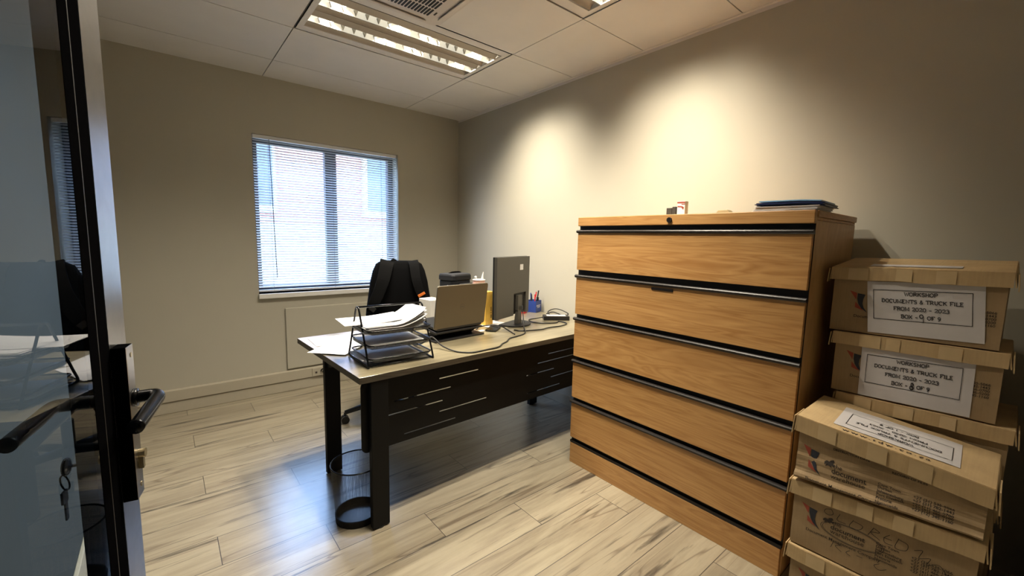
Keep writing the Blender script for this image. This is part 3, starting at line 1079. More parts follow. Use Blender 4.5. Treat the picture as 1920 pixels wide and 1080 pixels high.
def archive_box(label, fl_, fr_, zt, zb, depth, flange, group, crush=0.0, seed=0, lid_over=0.009, dvec=(1, 0.0), flap=True, lid_skew=0.0):
    """front face from far-left fl_=(x,y) to near-right fr_=(x,y); zt/zb = (left, right) heights of lid top and bottom"""
    A, B = Vector((*fl_, 0)), Vector((*fr_, 0))
    dv = Vector((dvec[0], dvec[1], 0)) * depth
    cen = (A + B) / 2 + dv / 2
    cen.z = min(zb)
    o = thing('archive_box', label, 'box', cen, 0, group)
    rnd = random.Random(seed)
    nrm = -Vector((dvec[0], dvec[1], 0)).normalized()
    lt = 0.004

    def front(u, v):
        p = bil((Vector((A.x, A.y, zb[0])), Vector((B.x, B.y, zb[1])), Vector((B.x, B.y, zt[1] - lt)), Vector((A.x, A.y, zt[0] - lt))), u, v)
        if crush:
            f = max(0.0, 1 - v / 0.42)
            p = p + nrm * crush * (0.9 * f + 0.35 * math.sin(v * 34) * f) + nrm * 0.5 * crush * noise.noise(Vector((u * 5, v * 7, seed)))
        else:
            p = p + nrm * 0.002 * noise.noise(Vector((u * 3, v * 3, seed)))
        return p
    b = MB()
    b.grid(front, 18, 24)
    back = lambda u, v: bil((Vector((A.x, A.y, zb[0])), Vector((B.x, B.y, zb[1])), Vector((B.x, B.y, zt[1] - lt)), Vector((A.x, A.y, zt[0] - lt))), u, v) + dv
    b.grid(back, 2, 2)
    b.grid(lambda u, v: lerp(front(0, v), back(0, v), u), 2, 24)
    b.grid(lambda u, v: lerp(front(1, v), back(1, v), u), 2, 24)
    b.grid(lambda u, v: lerp(front(u, 0), back(u, 0), v), 18, 2)
    b.grid(lambda u, v: lerp(front(u, 1), back(u, 1), v), 18, 2)
    b.build('carton', M['card'], o, off=cen, recalc=True)
    # lid: a shallow tray turned over the box
    e = (B - A).normalized()
    L0 = A - e * lid_over + nrm * lid_over
    R0 = B + e * lid_over + nrm * lid_over
    ld = depth + 2 * lid_over
    dn_ = -nrm * ld

    def ltop(u, v):
        p = lerp(lerp(L0, R0, u), lerp(L0 + dn_, R0 + dn_, u), v)
        p.z = lerp(zt[0], zt[1], u) + 0.0025 * noise.noise(Vector((u * 4, v * 4, seed + 3))) - lid_skew * v
        return p

    def rim(p, k, uu):
        q = p.copy()
        q.z -= flange * (1 + 0.05 * noise.noise(Vector((uu * 6, k, seed)))) * k
        return q
    lb = MB()
    lb.grid(ltop, 16, 6)
    lb.grid(lambda u, v: rim(ltop(u, 0), v, u) + nrm * 0.002 * v * noise.noise(Vector((u * 7, 0, seed))), 16, 2)
    lb.grid(lambda u, v: rim(ltop(u, 1), v, u), 16, 2)
    lb.grid(lambda u, v: rim(ltop(0, u), v, u) - e * 0.004 * v, 6, 2)
    lb.grid(lambda u, v: rim(ltop(1, u), v, u) + e * 0.006 * v, 6, 2)
    lid = lb.build('lid', M['card_l'], o, off=cen, solid=0.0035)
    if flap:
        # the end flange's glued ear stands a little off the corner
        for P0, s in ((L0, -1), (R0, 1)):
            ear = MB()
            z0 = zt[0] if s < 0 else zt[1]
            p0 = P0 + e * s * 0.008
            p0.z = z0 - 0.004
            q0 = p0 - nrm * 0.10
            p1 = p0 + e * s * 0.004
            p1.z -= flange * 1.15
            q1 = q0 + e * s * 0.004
            q1.z -= flange * 1.05
            ear.add([p0, q0, q1, p1], [(0, 1, 2, 3)])
            ear.build('lid_ear', M['card_l'], lid, off=cen, solid=0.003)
    wf_ = (B - A).length
    hf = 0.5 * ((zt[0] - zb[0]) + (zt[1] - zb[1]))
    # surfaces for print, in metres from the top-left corner of the front (x right, y down)
    S_front = lambda x, y, l: front(x / wf_, 1 - y / hf) + nrm * l
    S_lidf = lambda x, y, l: rim(ltop(x / wf_, 0), y / flange, x / wf_) + nrm * (l + 0.002)
    S_lidt = lambda x, y, l: ltop(x / wf_, y / ld) + Vector((0, 0, l + 0.0018))
    # parcel tape across the lid edge
    for k in range(3):
        x0 = 0.04 + (wf_ - 0.12) * (k + rnd.uniform(0.05, 0.38)) / 3
        Flat().rect(x0, x0 + rnd.uniform(0.035, 0.06), 0.001, flange * 0.96, 2).build('tape', M['tape'], S_lidf, 0.0022, lid, off=cen)
    return o, cen, S_front, S_lidf, S_lidt, wf_, hf, lid


def company_print(o, cen, Sf, w, h, x0, y0, k=1.0, swoosh=True):
    """printed emblem, three-line name and address lines of the storage firm"""
    red = Flat()
    red.poly([(x0, y0), (x0 + 0.022 * k, y0 + 0.008 * k), (x0 + 0.021 * k, y0 + 0.034 * k)])
    red.poly([(x0 + 0.019 * k, y0 + 0.042 * k), (x0 + 0.046 * k, y0 + 0.075 * k), (x0 + 0.02 * k, y0 + 0.064 * k)])
    red.build('red_emblem', M['ink_red'], Sf, 0.0012, o, off=cen)
    nv = Flat()
    pts_o = [(x0 + 0.024 * k, y0 + 0.009 * k), (x0 + 0.024 * k, y0 + 0.03 * k), (x0 + 0.029 * k, y0 + 0.05 * k), (x0 + 0.039 * k, y0 + 0.067 * k), (x0 + 0.056 * k, y0 + 0.08 * k)]
    pts_i = [(x0 + 0.047 * k, y0 + 0.013 * k), (x0 + 0.042 * k, y0 + 0.03 * k), (x0 + 0.041 * k, y0 + 0.048 * k), (x0 + 0.046 * k, y0 + 0.064 * k), (x0 + 0.057 * k, y0 + 0.08 * k)]
    for i in range(4):
        nv.poly([pts_o[i], pts_i[i], pts_i[i + 1], pts_o[i + 1]])
    nv.build('dark_emblem', M['ink_navy'], Sf, 0.0012, o, off=cen)
    tx = Flat()
    Y = lambda f: f
    xh, yh = x0 + 0.064 * k, y0 + 0.022 * k
    # a small running-horse silhouette
    hs = [(0.000, 0.010), (0.006, 0.004), (0.014, 0.006), (0.018, 0.000), (0.026, -0.004), (0.030, 0.002), (0.026, 0.006), (0.027, 0.011), (0.034, 0.010), (0.028, 0.016), (0.024, 0.014), (0.020, 0.016), (0.024, 0.024), (0.018, 0.018), (0.012, 0.016), (0.004, 0.024), (0.007, 0.014), (0.001, 0.018)]
    tx.poly([(xh + a * k * 0.95, yh + b_ * k * 0.95) for a, b_ in hs])
    xt = x0 + 0.086 * k
    for body, sz, bold, xo, yo in (('the', 0.019, 0.0, 0.004, 0.040), ('document', 0.0225, 0.012, 0.0, 0.058), ('warehouse', 0.0205, 0.0, 0.0, 0.074)):
        tx.add(text2d(body, 1.0, bold), xt + xo * k, y0 + yo * k, 0, sz * k, -sz * k)
    tx.add(text2d('Document Management Company', 1.0, 0.008), x0 + 0.018 * k, y0 + 0.102 * k, 0, 0.0145 * k, -0.0145 * k)
    xa = x0 + 0.205 * k
    for i, l in enumerate(('Cape Town', 'Durban', 'Johannesburg', 'Port Elizabeth', 'Pretoria', 'Nationwide')):
        tx.add(text2d(l, 1.0, 0.012), xa, y0 + (0.045 + 0.0105 * i) * k, 0, 0.0115 * k, -0.0115 * k)
    for i, l in enumerate(('+27 (21) 535-5066', '+27 (31) 782-1443', '+27 (11) 466-0700', '+27 (41) 486-0200', '+27 (12) 345-1160')):
        tx.add(text2d(l, 1.0, 0.012), xa + 0.082 * k, y0 + (0.045 + 0.0105 * i) * k, 0, 0.0115 * k, -0.0115 * k)
    tx.build('print', M['ink_brown'], Sf, 0.0013, o, off=cen)
    return xa


def paper_label(o, cen, surf, corners, lines, hand, flip=False, lift=0.0022):
    """taped paper label: corners (tl, tr, br, bl) in surface metres"""
    W_, H_ = 0.297, 0.15
    tl, tr, br, bl = [Vector((*c, 0)) for c in corners]

    def sf(x, y, l):          # label metres, origin bottom-left, y up
        u, v = x / W_, y / H_
        if flip:
            u, v = 1 - u, 1 - v
        q = lerp(lerp(bl, br, u), lerp(tl, tr, u), v)
        return surf(q.x, q.y, l)
    b = MB()
    b.grid(lambda u, v: sf(u * W_, v * H_, lift + 0.0008 * abs(noise.noise(Vector((u * 4, v * 3, 5))))), 16, 10)
    lb = b.build('paper_label', M['paper_l'], o, off=cen, recalc=False)
    ink = Flat()
    ink.add(stroke2d([(0.018, 0.042), (0.269, 0.042), (0.269, 0.1265), (0.018, 0.1265)], 0.0016, closed=True))
    for (s_, hh, yy) in lines:
        ink.add(slab2d(s_, hh, 0.145, yy))
    ink.build('lettering', M['ink'], sf, lift + 0.0016, lb, off=cen)
    hd = Flat()
    for st_, w in hand:
        hd.add(stroke2d(st_, w))
    if hand:
        hd.build('handwriting', M['ink'], sf, lift + 0.002, lb, off=cen)
    return lb


LN = lambda last: [('WORKSHOP', 0.0095, 0.117), ('DOCUMENTS & TRUCK FILE', 0.0095, 0.0965), ('FROM 2020 - 2023', 0.0095, 0.0755), (last, 0.0095, 0.054)]
nine = [(arc(0.1475, 0.0575, 0.0046, 0.0050, -20, 330, 12) + [(0.1526, 0.0575), (0.1526, 0.0405)], 0.0024)]
three = [([(0.1455, 0.0625), (0.1505, 0.0645), (0.1535, 0.0605), (0.1475, 0.0555), (0.1545, 0.0515), (0.1495, 0.0455), (0.1445, 0.0475)], 0.002),
         (arc(0.1495, 0.0495, 0.005, 0.005, 0, 360, 10), 0.0024), (arc(0.15, 0.058, 0.0035, 0.004, 0, 360, 10), 0.002), ([(0.1435, 0.0535), (0.1565, 0.051)], 0.002)]

GR = 'cardboard archive boxes stacked beside the cabinet'
XR = 2.021
# rear stack, top box
r1 = archive_box('topmost box of the rear stack, paper label marked BOX 9 of 9', (XR, 0.462), (XR, 0.020), (1.279, 1.290), (1.036, 1.042), 0.32, 0.046, GR, seed=1, lid_skew=-0.03)
o, cen, Sf, Sl, St, w, h, lid = r1
x_of = lambda y: 0.462 - y
paper_label(o, cen, Sf, ((0.100, 0.0457), (0.394, 0.0371), (0.4104, 0.2292), (0.1179, 0.2385)), LN('BOX -    OF 9'), nine)
company_print(o, cen, Sf, w, h, 0.052, 0.085, 1.0)
Flat().rect(0.10, 0.33, 0.05, 0.11, 4).build('paper_strip', M['paper_l'], St, 0.002, lid, off=cen)
# second
r2_ = archive_box('second box of the rear stack, label with a scribbled box number of 9', (XR, 0.436), (XR, 0.004), (1.030, 1.036), (0.799, 0.805), 0.32, 0.046, GR, seed=2)
o, cen, Sf, Sl, St, w, h, lid = r2_
paper_label(o, cen, Sf, ((0.0816, 0.0392), (0.373, 0.0338), (0.3758, 0.2271), (0.0846, 0.2305)), LN('BOX -    OF 9'), three)
company_print(o, cen, Sf, w, h, 0.036, 0.065, 1.0)
r3 = archive_box('third box of the rear stack, its lid jutting out above the front stack', (XR, 0.405), (XR, -0.030), (0.793, 0.799), (0.536, 0.536), 0.32, 0.046, GR, seed=3)
company_print(r3[0], r3[1], r3[2], r3[5], r3[6], 0.04, 0.07)
for k, lab in ((0, 'bottom box of the rear stack, on the floor behind the front stack'), (1, 'fourth box down in the rear stack, hidden behind the front stack')):
    z0 = 0.001 + 0.268 * k
    archive_box(lab, (XR, 0.41), (XR, -0.02), (z0 + 0.2635, z0 + 0.2635), (z0, z0), 0.32, 0.046, GR, seed=4 + k)

XF = 1.70
DF = 0.292
f1 = archive_box('topmost box of the front stack, crushed, with a white label on its lid', (XF, 0.441), (XF, -0.008), (0.767, 0.718), (0.545, 0.568), DF, 0.056, GR, crush=0.016, seed=11)
o, cen, Sf, Sl, St, w, h, lid = f1
company_print(o, cen, Sf, w, h, 0.016, 0.080, 1.0)
# on the lid: label reads from behind (upside down to the camera), web address printed on the near edge
paper_label(o, cen, St, ((0.0808, 0.2547), (0.3715, 0.2679), (0.3799, 0.0544), (0.0907, 0.0407)), LN('BOX - 1 OF 9'), [], flip=True, lift=0.0018)
wt = Flat().add(text2d('www.tdw.co.za', 1.0, 0.01, spacing=1.35), 0.120, 0.010, 0.06, 0.0245, 0.028)
wt.build('web_address', M['ink_brown'], lambda x, y, l: St(x, y, l), 0.0016, lid, off=cen)
sh = Flat()
sh.add(text2d('DESTRUCTION DATE', 1.0, 0.02), 0.10, 0.066, -0.03, 0.010, -0.010).add(text2d('RECORD OF FILES', 1.0, 0.02), 0.25, 0.073, -0.05, 0.010, -0.010)
sh.build('faint_print', M['ink_brown'], Sf, 0.0013, o, off=cen)

f2 = archive_box('middle box of the front stack with black handwriting across its print', (XF, 0.437), (XF, -0.008), (0.531, 0.556), (0.295, 0.297), DF, 0.052, GR, seed=12)
o, cen, Sf, Sl, St, w, h, lid = f2
company_print(o, cen, Sf, w, h, 0.026, 0.075, 1.0)
hw = Flat()
P2 = lambda pts: [(0.095 + a * 0.30, 0.062 + b_ * 0.30) for a, b_ in pts]
for pts in ([(0.05, 0.0), (0.0, 0.02), (-0.01, 0.06), (0.03, 0.08), (0.07, 0.05), (0.05, 0.0)], [(0.13, 0.02), (0.11, 0.10), (0.19, 0.11)], [(0.25, 0.03), (0.22, 0.12), (0.30, 0.12), (0.33, 0.06), (0.25, 0.04)],
            [(0.42, 0.03), (0.38, 0.13)], [(0.42, 0.03), (0.47, 0.06), (0.40, 0.09), (0.48, 0.14)], [(0.55, 0.04), (0.51, 0.09), (0.52, 0.14), (0.58, 0.14)], [(0.50, 0.09), (0.57, 0.09)],
            [(0.62, 0.04), (0.60, 0.15), (0.68, 0.14), (0.69, 0.07), (0.62, 0.05)], [(0.74, 0.10), (0.80, 0.07), (0.78, 0.16), (0.86, 0.12), (0.84, 0.2), (0.92, 0.15), (0.98, 0.22)]):
    hw.add(stroke2d(smooth_path([(*p_, 0) for p_ in P2(pts)], 4), 0.0016))
for rr in (0.0, 0.005):
    hw.add(stroke2d([(0.168 + (0.078 + rr) * math.cos(a) * 1.0, 0.132 + (0.030 + rr * 0.5) * math.sin(a) + 0.0 * math.cos(a)) for a in [2 * PI * i / 40 for i in range(41)]], 0.0015))
for pts in ([(0.10, 0.38), (0.08, 0.46)], [(0.10, 0.38), (0.16, 0.39), (0.12, 0.42), (0.18, 0.46)], [(0.25, 0.40), (0.22, 0.44), (0.26, 0.46)], [(0.31, 0.42), (0.36, 0.42)], [(0.5, 0.40), (0.46, 0.44), (0.5, 0.47), (0.56, 0.43)]):
    hw.add(stroke2d(smooth_path([(*p_, 0) for p_ in P2(pts)], 4), 0.0016))
hw.build('handwriting', M['ink_pen'], Sf, 0.0017, o, off=cen)

f3 = archive_box('lowest box of the front stack, cut off by the bottom edge', (XF, 0.428), (XF, -0.008), (0.288, 0.290), (0.001, 0.001), DF, 0.05, GR, seed=13)
o, cen, Sf, Sl, St, w, h, lid = f3
company_print(o, cen, Sf, w, h, 0.026, 0.075, 1.0)
Flat().rect(0.12, 0.36, 0.045, 0.2, 4).build('paper_label', M['paper_l'], Sf, 0.003, o, off=cen)

# ------------------------------------------------------------------ desk
DR = math.radians(2.4)
DZ = 0.745
dk = thing('desk', 'black framed office desk with a grey oak top in front of the window', 'desk', (0.625, 1.78, 0.0), DR)
DL, DD = 1.885, 0.925


def dloc(x, y):
    """world -> desk local"""
    dx, dy = x - 0.625, y - 1.78
    c, s = math.cos(DR), math.sin(DR)
    return (dx * c + dy * s, -dx * s + dy * c)


tp = MB().box(0.0, DL, 0.0, DD, DZ - 0.03, DZ)
to = tp.build('desktop', [M['desk'], M['desk_edge']], dk, bevel=0.0015)
for pp in to.data.polygons:
    if pp.normal.z < 0.9:
        pp.material_index = 1
for lx in (0.053, 1.66):
    for ly in (0.004, 0.615):
        l = MB().box(lx, lx + 0.083, ly, ly + 0.032, 0.006, DZ - 0.0305)
        lo_ = l.build('leg', M['black_metal'], dk, bevel=0.003)
        MB().cyl((lx + 0.04, ly + 0.016, 0.0), 0.018, 0.0062, 14).build('foot', M['plastic'], lo_)
    cbm = MB()
    poly = [(0.036, DZ - 0.031), (0.615, DZ - 0.031), (0.615, 0.625), (0.58, 0.64), (0.50, 0.66), (0.38, 0.672), (0.2, 0.676), (0.036, 0.676)]
    cbm.prism(poly, 'x', lx + 0.012, lx + 0.07)
    cbm.build('cross_beam', M['black_metal'], dk)
# modesty panel with long open slots, rounded ends
px0, px1, pz0, pz1 = 0.02, 1.80, 0.372, 0.714
slots = [(0.43, 0.68, 0.643), (1.24, 1.62, 0.637), (0.18, 0.50, 0.584), (1.14, 1.52, 0.590), (0.12, 0.45, 0.523), (1.05, 1.30, 0.530), (0.43, 0.74, 0.468), (1.27, 1.60, 0.478), (0.23, 0.53, 0.407), (1.06, 1.36, 0.415)]
sh_ = 0.0065
xb = sorted({px0, px0 + 0.03, px1 - 0.03, px1} | {s_[0] for s_ in slots} | {s_[1] for s_ in slots})
zb_ = sorted({pz0, pz0 + 0.03, pz1 - 0.03, pz1} | {s_[2] - sh_ / 2 for s_ in slots} | {s_[2] + sh_ / 2 for s_ in slots})
mp_ = MB()
yP = 0.040
vid = {}


def pv(x, z):
    if (x, z) not in vid:
        vid[(x, z)] = len(mp_.v)
        mp_.v.append(Vector((x, yP, z)))
    return vid[(x, z)]


for i in range(len(xb) - 1):
    for j in range(len(zb_) - 1):
        xm, zm = (xb[i] + xb[i + 1]) / 2, (zb_[j] + zb_[j + 1]) / 2
        if any(s_[0] < xm < s_[1] and abs(zm - s_[2]) < sh_ / 2 for s_ in slots):
            continue
        corner = None
        for cx_, cz_, qx, qz in ((px0, pz0, -1, -1), (px0, pz1, -1, 1), (px1, pz0, 1, -1), (px1, pz1, 1, 1)):
            if abs(xm - cx_) < 0.03 and abs(zm - cz_) < 0.03:
                corner = (cx_, cz_, qx, qz)
        if corner:
            cx_, cz_, qx, qz = corner
            c0 = (cx_ - qx * 0.03, cz_ - qz * 0.03)
            ring = [(c0[0] + qx * 0.03 * math.cos(a), c0[1] + qz * 0.03 * math.sin(a)) for a in [PI / 2 * k / 6 for k in range(7)]]
            mp_.f.append([pv(*c0)] + [pv(round(a, 6), round(b_, 6)) for a, b_ in ring])
        else:
            mp_.f.append([pv(xb[i], zb_[j]), pv(xb[i + 1], zb_[j]), pv(xb[i + 1], zb_[j + 1]), pv(xb[i], zb_[j + 1])])
mp_.build('modesty_panel', M['black_metal'], dk, solid=0.004, recalc=False)

# ------------------------------------------------------------------ wire bin under the desk end
bn = thing('waste_bin', 'black wire mesh waste bin on the floor behind the desk leg', 'bin', (0.662, 1.943, 0.0))
rb_, rt_, hb = 0.1, 0.118, 0.278


def bw(u, v):
    a = 2 * PI * u
    r = lerp(rb_, rt_, v)
    return Vector((r * math.cos(a), r * math.sin(a), 0.03 + (hb - 0.03) * v))


MB().grid(bw, 64, 1, uv=True).build('mesh_wall', M['wire'], bn, smooth=True, recalc=False)
MB().tube([(rt_ * math.cos(a), rt_ * math.sin(a), hb) for a in [2 * PI * i / 64 for i in range(64)]], 0.0036, 8, closed=True).build('rim', M['black_gloss'], bn, smooth=True)
MB().lathe([(rb_ - 0.006, 0.004), (rb_ - 0.002, 0.034), (rb_ + 0.0035, 0.034), (rb_ + 0.001, 0.0), (rb_ - 0.006, 0.0), (rb_ - 0.006, 0.004)], n=48).build('base_band', M['black_metal'], bn)
MB().lathe([(0, 0.004), (rb_ - 0.0065, 0.004), (rb_ - 0.0065, 0.001), (0, 0.001)], n=48).build('bottom', M['bin_floor'], bn)

# ------------------------------------------------------------------ letter tray on the desk
tray = thing('letter_tray', 'black three-tier wire letter tray on the near end of the desk', 'letter tray', (0.875, 2.02, DZ), math.radians(-2))
tw, td = 0.165, 0.15            # half width, half depth
wr = 0.0048
for s in (-1, 1):
    x = s * tw
    pth = smooth_path([(x, -0.145, 0.006), (x, -0.12, 0.06), (x, -0.030, 0.24), (x, -0.014, 0.264), (x, 0.004, 0.270), (x, 0.022, 0.264), (x, 0.036, 0.24), (x, 0.128, 0.06), (x, 0.152, 0.012), (x, 0.13, 0.005), (x, 0.0, 0.005), (x, -0.13, 0.005)], 6)
    MB().tube(pth, wr, 8, closed=True).build('side_frame', M['black_gloss'], tray, smooth=True)
MB().tube([(-tw, 0.004, 0.270), (tw, 0.004, 0.270)], wr, 8).build('top_bar', M['black_gloss'], tray, smooth=True)
for yy in (0.13, -0.13):
    MB().tube([(-tw, yy, 0.006), (tw, yy, 0.006)], 0.003, 8).build('base_bar', M['black_gloss'], tray, smooth=True)
TZ = (0.040, 0.104, 0.172)
for k, z in enumerate(TZ):
    b = MB()
    hw_, hd_ = tw - 0.006, td - 0.004
    rim_ = [(a, c_, z) for a, c_ in rrect(2 * hw_, 2 * hd_, 0.03)]
    bot = [(a, c_, z - 0.019) for a, c_ in rrect(2 * hw_ - 0.02, 2 * hd_ - 0.02, 0.025)]
    MBr = MB().tube(rim_, 0.0036, 8, closed=True)
    ro = MBr.build('tray_rim', M['black_gloss'], tray, smooth=True)
    n = len(rim_)
    for i in range(n):
        j = (i + 1) % n
        f0 = len(b.f)
        b.add([rim_[i], rim_[j], bot[j], bot[i]], [(0, 1, 2, 3)])
        L_ = (Vector(rim_[i]) - Vector(rim_[j])).length / 0.33
        b.uv[f0] = [(0, 0), (L_, 0), (L_, 0.07), (0, 0.07)]
    b.build('tray_side', M['tray_wire'], ro, recalc=False)
    MB().grid(lambda u, v: Vector(((u - 0.5) * (2 * hw_ - 0.03), (v - 0.5) * (2 * hd_ - 0.03), z - 0.0185)), 1, 1, uv=True).build('tray_floor', M['tray_wire'], ro, recalc=False)
    if k == 2:
        for s in (-1, 1):
            pass


def tray_paper(name, z, n, th, label, curl=None, w=0.285, d=0.21, dx=0.0, dy=0.0, rot=-0.03, m=None, jig=0.006):
    o = sheet_pile(name, m or M['paper'], (0.875 + dx, 2.02 + dy), w, d, DZ + z, n, th, 0.03, rot, curl=curl, jig=jig)
    tag(o, label, 'papers', None)
    return o


tray_paper('paper_stack', TZ[0] - 0.0165, 5, 0.0016, 'thin stack of papers in the lowest tier of the letter tray', dx=-0.03)
tray_paper('paper_stack', TZ[1] - 0.0165, 8, 0.0016, 'stack of papers in the middle tier of the letter tray', dx=-0.015)
tray_paper('paper_stack', TZ[2] - 0.0165, 14, 0.0022, 'thick curling stack of papers in the top tier of the letter tray',
           curl=lambda u, v, k: (0.055 * k + 0.02) * max(0, u - 0.52) ** 1.6 * 3.0 + 0.006 * (1 - v) * k, dx=-0.012, jig=0.008, w=0.30, d=0.22)
o = sheet_pile('paper_sheets', M['paper'], (0.795, 2.075), 0.30, 0.21, DZ + TZ[2] + 0.0185, 2, 0.0016, 0.01, -0.10, jig=0.002,
               curl=lambda u, v, k: 0.016 * max(0, u - 0.5) ** 1.3 * 2)
tag(o, 'loose sheets on top of the tray stack, poking out to the left', 'papers')


def sheet(name, corner, ang, w, d, z, m, label, marks=None, cat='paper'):
    o = thing(name, label, cat, (corner[0], corner[1], z), ang)
    MB().grid(lambda u, v: Vector((u * w, v * d, 0.0006 + 0.0015 * abs(noise.noise(Vector((u * 2, v * 2, corner[0])))))), 8, 8).build('sheet', m, o, solid=0.0004, recalc=False)
    if marks:
        f = Flat()
        for q in marks:
            f.add(stroke2d(q, 0.0025))
        f.build('pencil_marks', M['ink_grey'], lambda x, y, l: Vector((x, y, l)), 0.0032, o)
    return o


rs = random.Random(3)
mk = [[(0.06 + 0.012 * i, 0.10 + rs.uniform(-0.006, 0.006)) for i in range(10)], [(0.05 + 0.012 * i, 0.12 + rs.uniform(-0.006, 0.006)) for i in range(8)], [(0.09 + 0.01 * i, 0.16 + rs.uniform(-0.01, 0.01)) for i in range(9)]]
sheet('paper_sheet', (0.545, 2.315), math.radians(-47), 0.21, 0.297, DZ + 0.006, M['paper'], 'white sheet whose corner juts over the left desk edge', mk)
sheet('paper_sheet', (0.625, 2.44), math.radians(-2), 0.297, 0.21, DZ + 0.001, M['paper'], 'white sheet lying flat at the far left desk corner', [[(0.02 + 0.012 * i, 0.08 + rs.uniform(-0.004, 0.004)) for i in range(9)]])

# ------------------------------------------------------------------ laptop on a stand
ls = thing('laptop_stand', 'black stand under the open laptop on the desk', 'stand', (1.37, 2.26, DZ), math.radians(6))
MB().box(-0.19, 0.19, -0.115, 0.10, 0.0, 0.012).build('base_plate', M['plastic'], ls, bevel=0.004)
MB().hexa([(-0.15, -0.03, 0.012), (0.15, -0.03, 0.012), (0.15, 0.03, 0.012), (-0.15, 0.03, 0.012), (-0.16, -0.1, 0.052), (0.16, -0.1, 0.052), (0.16, -0.02, 0.062), (-0.16, -0.02, 0.062)]).build('riser', M['plastic'], ls, bevel=0.003)
MB().obox((0, 0.01, 0.066), (0.36, 0.24, 0.012), (math.radians(6), 0, 0)).build('top_plate', M['plastic'], ls, bevel=0.004)
lp = thing('laptop', 'open grey laptop seen from the back of its lid', 'laptop', (1.37, 2.26, DZ + 0.085), math.radians(6))
MB().obox((0, 0.012, 0.0015), (0.345, 0.235, 0.016), (math.radians(6), 0, 0)).build('keyboard_base', M['plastic'], lp, bevel=0.004)
lid = MB()
lw, lh = 0.386, 0.262
bl_ = [(a, b_) for a, b_ in rrect(lw, lh, 0.012, 4, 0, lh / 2)]
lid.prism(bl_, 'y', -0.004, 0.004)
lm = Matrix.Translation((0, -0.100, -0.008)) @ Matrix.Rotation(math.radians(8), 4, 'X')
lo_ = lid.build('lid', M['lap'], lp, bevel=0.0012)
lo_.data.transform(lm)
ee = MB().tube([(a, 0.004, b_) for a, b_ in bl_], 0.0016, 6, closed=True).build('lid_edge', M['silver'], lo_)
ee.data.transform(lm)
sc_ = MB().obox((0, 0.0046, lh / 2), (lw - 0.02, 0.0012, lh - 0.03)).build('screen', M['plastic'], lo_)
sc_.data.transform(lm)
lg = Flat()
lg.add(stroke2d(arc(0, 0, 0.016, 0.016, 0, 360, 28), 0.0016))
lg.add(text2d('DELL', 1.0, 0.02, 'CENTER'), 0, -0.0038, 0, 0.0115, 0.0115)
lgo = lg.build('emblem', M['plastic_grey'], lambda x, y, l: Vector((x, -0.004 - l, lh * 0.48 + y)), 0.0006, lo_)
lgo.data.transform(lm)

# ------------------------------------------------------------------ monitor
MA = math.atan2(0.171, 0.452)
mo = thing('monitor', 'black monitor turned away on the desk, a white sticker on its back', 'monitor', (1.93, 2.27, DZ), MA)
ox, oy = 1.93, 2.27


def mloc(x, y):
    dx, dy = x - ox, y - oy
    return (dx * math.cos(MA) + dy * math.sin(MA), -dx * math.sin(MA) + dy * math.cos(MA))


ax, ay = mloc(1.672, 2.1735)
bx, by = mloc(2.097, 2.337)
mz0, mz1 = 0.078, 0.492
bk = MB()
cut0, cut1, cutz = lerp(ax, bx, 0.50), lerp(ax, bx, 0.90), mz0 + 0.155
bk.box(ax, cut0, ay - 0.0, ay + 0.022, mz0, mz1).box(cut1, bx, ay, ay + 0.022, mz0, mz1).box(cut0, cut1, ay, ay + 0.022, cutz, mz1)
bk.build('back_shell', M['plastic_grey'], mo, bevel=0.0)
MB().box(ax - 0.001, bx + 0.001, ay + 0.022, ay + 0.034, mz0, mz1 + 0.002).build('screen', M['plastic'], mo, bevel=0.002)
MB().box(cut0, cut1, ay + 0.012, ay + 0.0218, mz0 + 0.02, cutz).build('port_bay', M['recess'], mo)
am = MB()
amx = lerp(ax, bx, 0.66)
am.box(amx - 0.03, amx + 0.03, ay - 0.012, ay + 0.011, mz0 + 0.03, cutz - 0.015)
am.hexa([(amx - 0.028, ay - 0.012, 0.012), (amx + 0.028, ay - 0.012, 0.012), (amx + 0.028, ay + 0.02, 0.012), (amx - 0.028, ay + 0.02, 0.012), (amx - 0.026, ay - 0.012, 0.14), (amx + 0.026, ay - 0.012, 0.14), (amx + 0.026, ay + 0.008, 0.14), (amx - 0.026, ay + 0.008, 0.14)])
am.build('arm', M['plastic_grey'], mo, bevel=0.002)
bsx = amx
bp_ = [(bsx + 0.12 * math.cos(a) * 1.05, ay + 0.03 + 0.115 * math.sin(a)) for a in [PI + PI * i / 16 for i in range(17)]] + [(bsx + 0.126, ay + 0.09), (bsx - 0.126, ay + 0.09)]
MB().prism(bp_, 'z', 0.0, 0.012).build('base', M['plastic'], mo, bevel=0.002)
MB().obox((lerp(ax, bx, 0.73), ay - 0.0006, mz1 - 0.075), (0.046, 0.001, 0.04)).build('sticker', M['paper'], mo)

# ------------------------------------------------------------------ power brick and cables
pa = thing('power_adapter', 'black power adapter brick on the desk near the wall', 'power adapter', (2.33, 2.27, DZ), math.radians(-36))
MB().obox((0, 0, 0.0165), (0.20, 0.085, 0.032)).build('brick', M['plastic'], pa, bevel=0.004)
MB().obox((0, 0, 0.0328), (0.15, 0.06, 0.0006)).build('rating_label', M['paper_l'], pa)
zt_ = DZ + 0.005
lp1 = MB().tube(smooth_path([(2.245, 2.33, DZ + 0.017), (2.21, 2.37, zt_), (2.13, 2.36, zt_), (2.09, 2.27, zt_), (2.13, 2.20, zt_), (2.22, 2.16, zt_), (2.28, 2.19, zt_), (2.27, 2.10, zt_), (2.17, 2.06, zt_), (2.05, 2.065, zt_), (1.97, 2.05, zt_), (1.88, 2.07, zt_), (1.815, 2.10, zt_), (1.80, 2.14, zt_)], 8), 0.0042, 8)
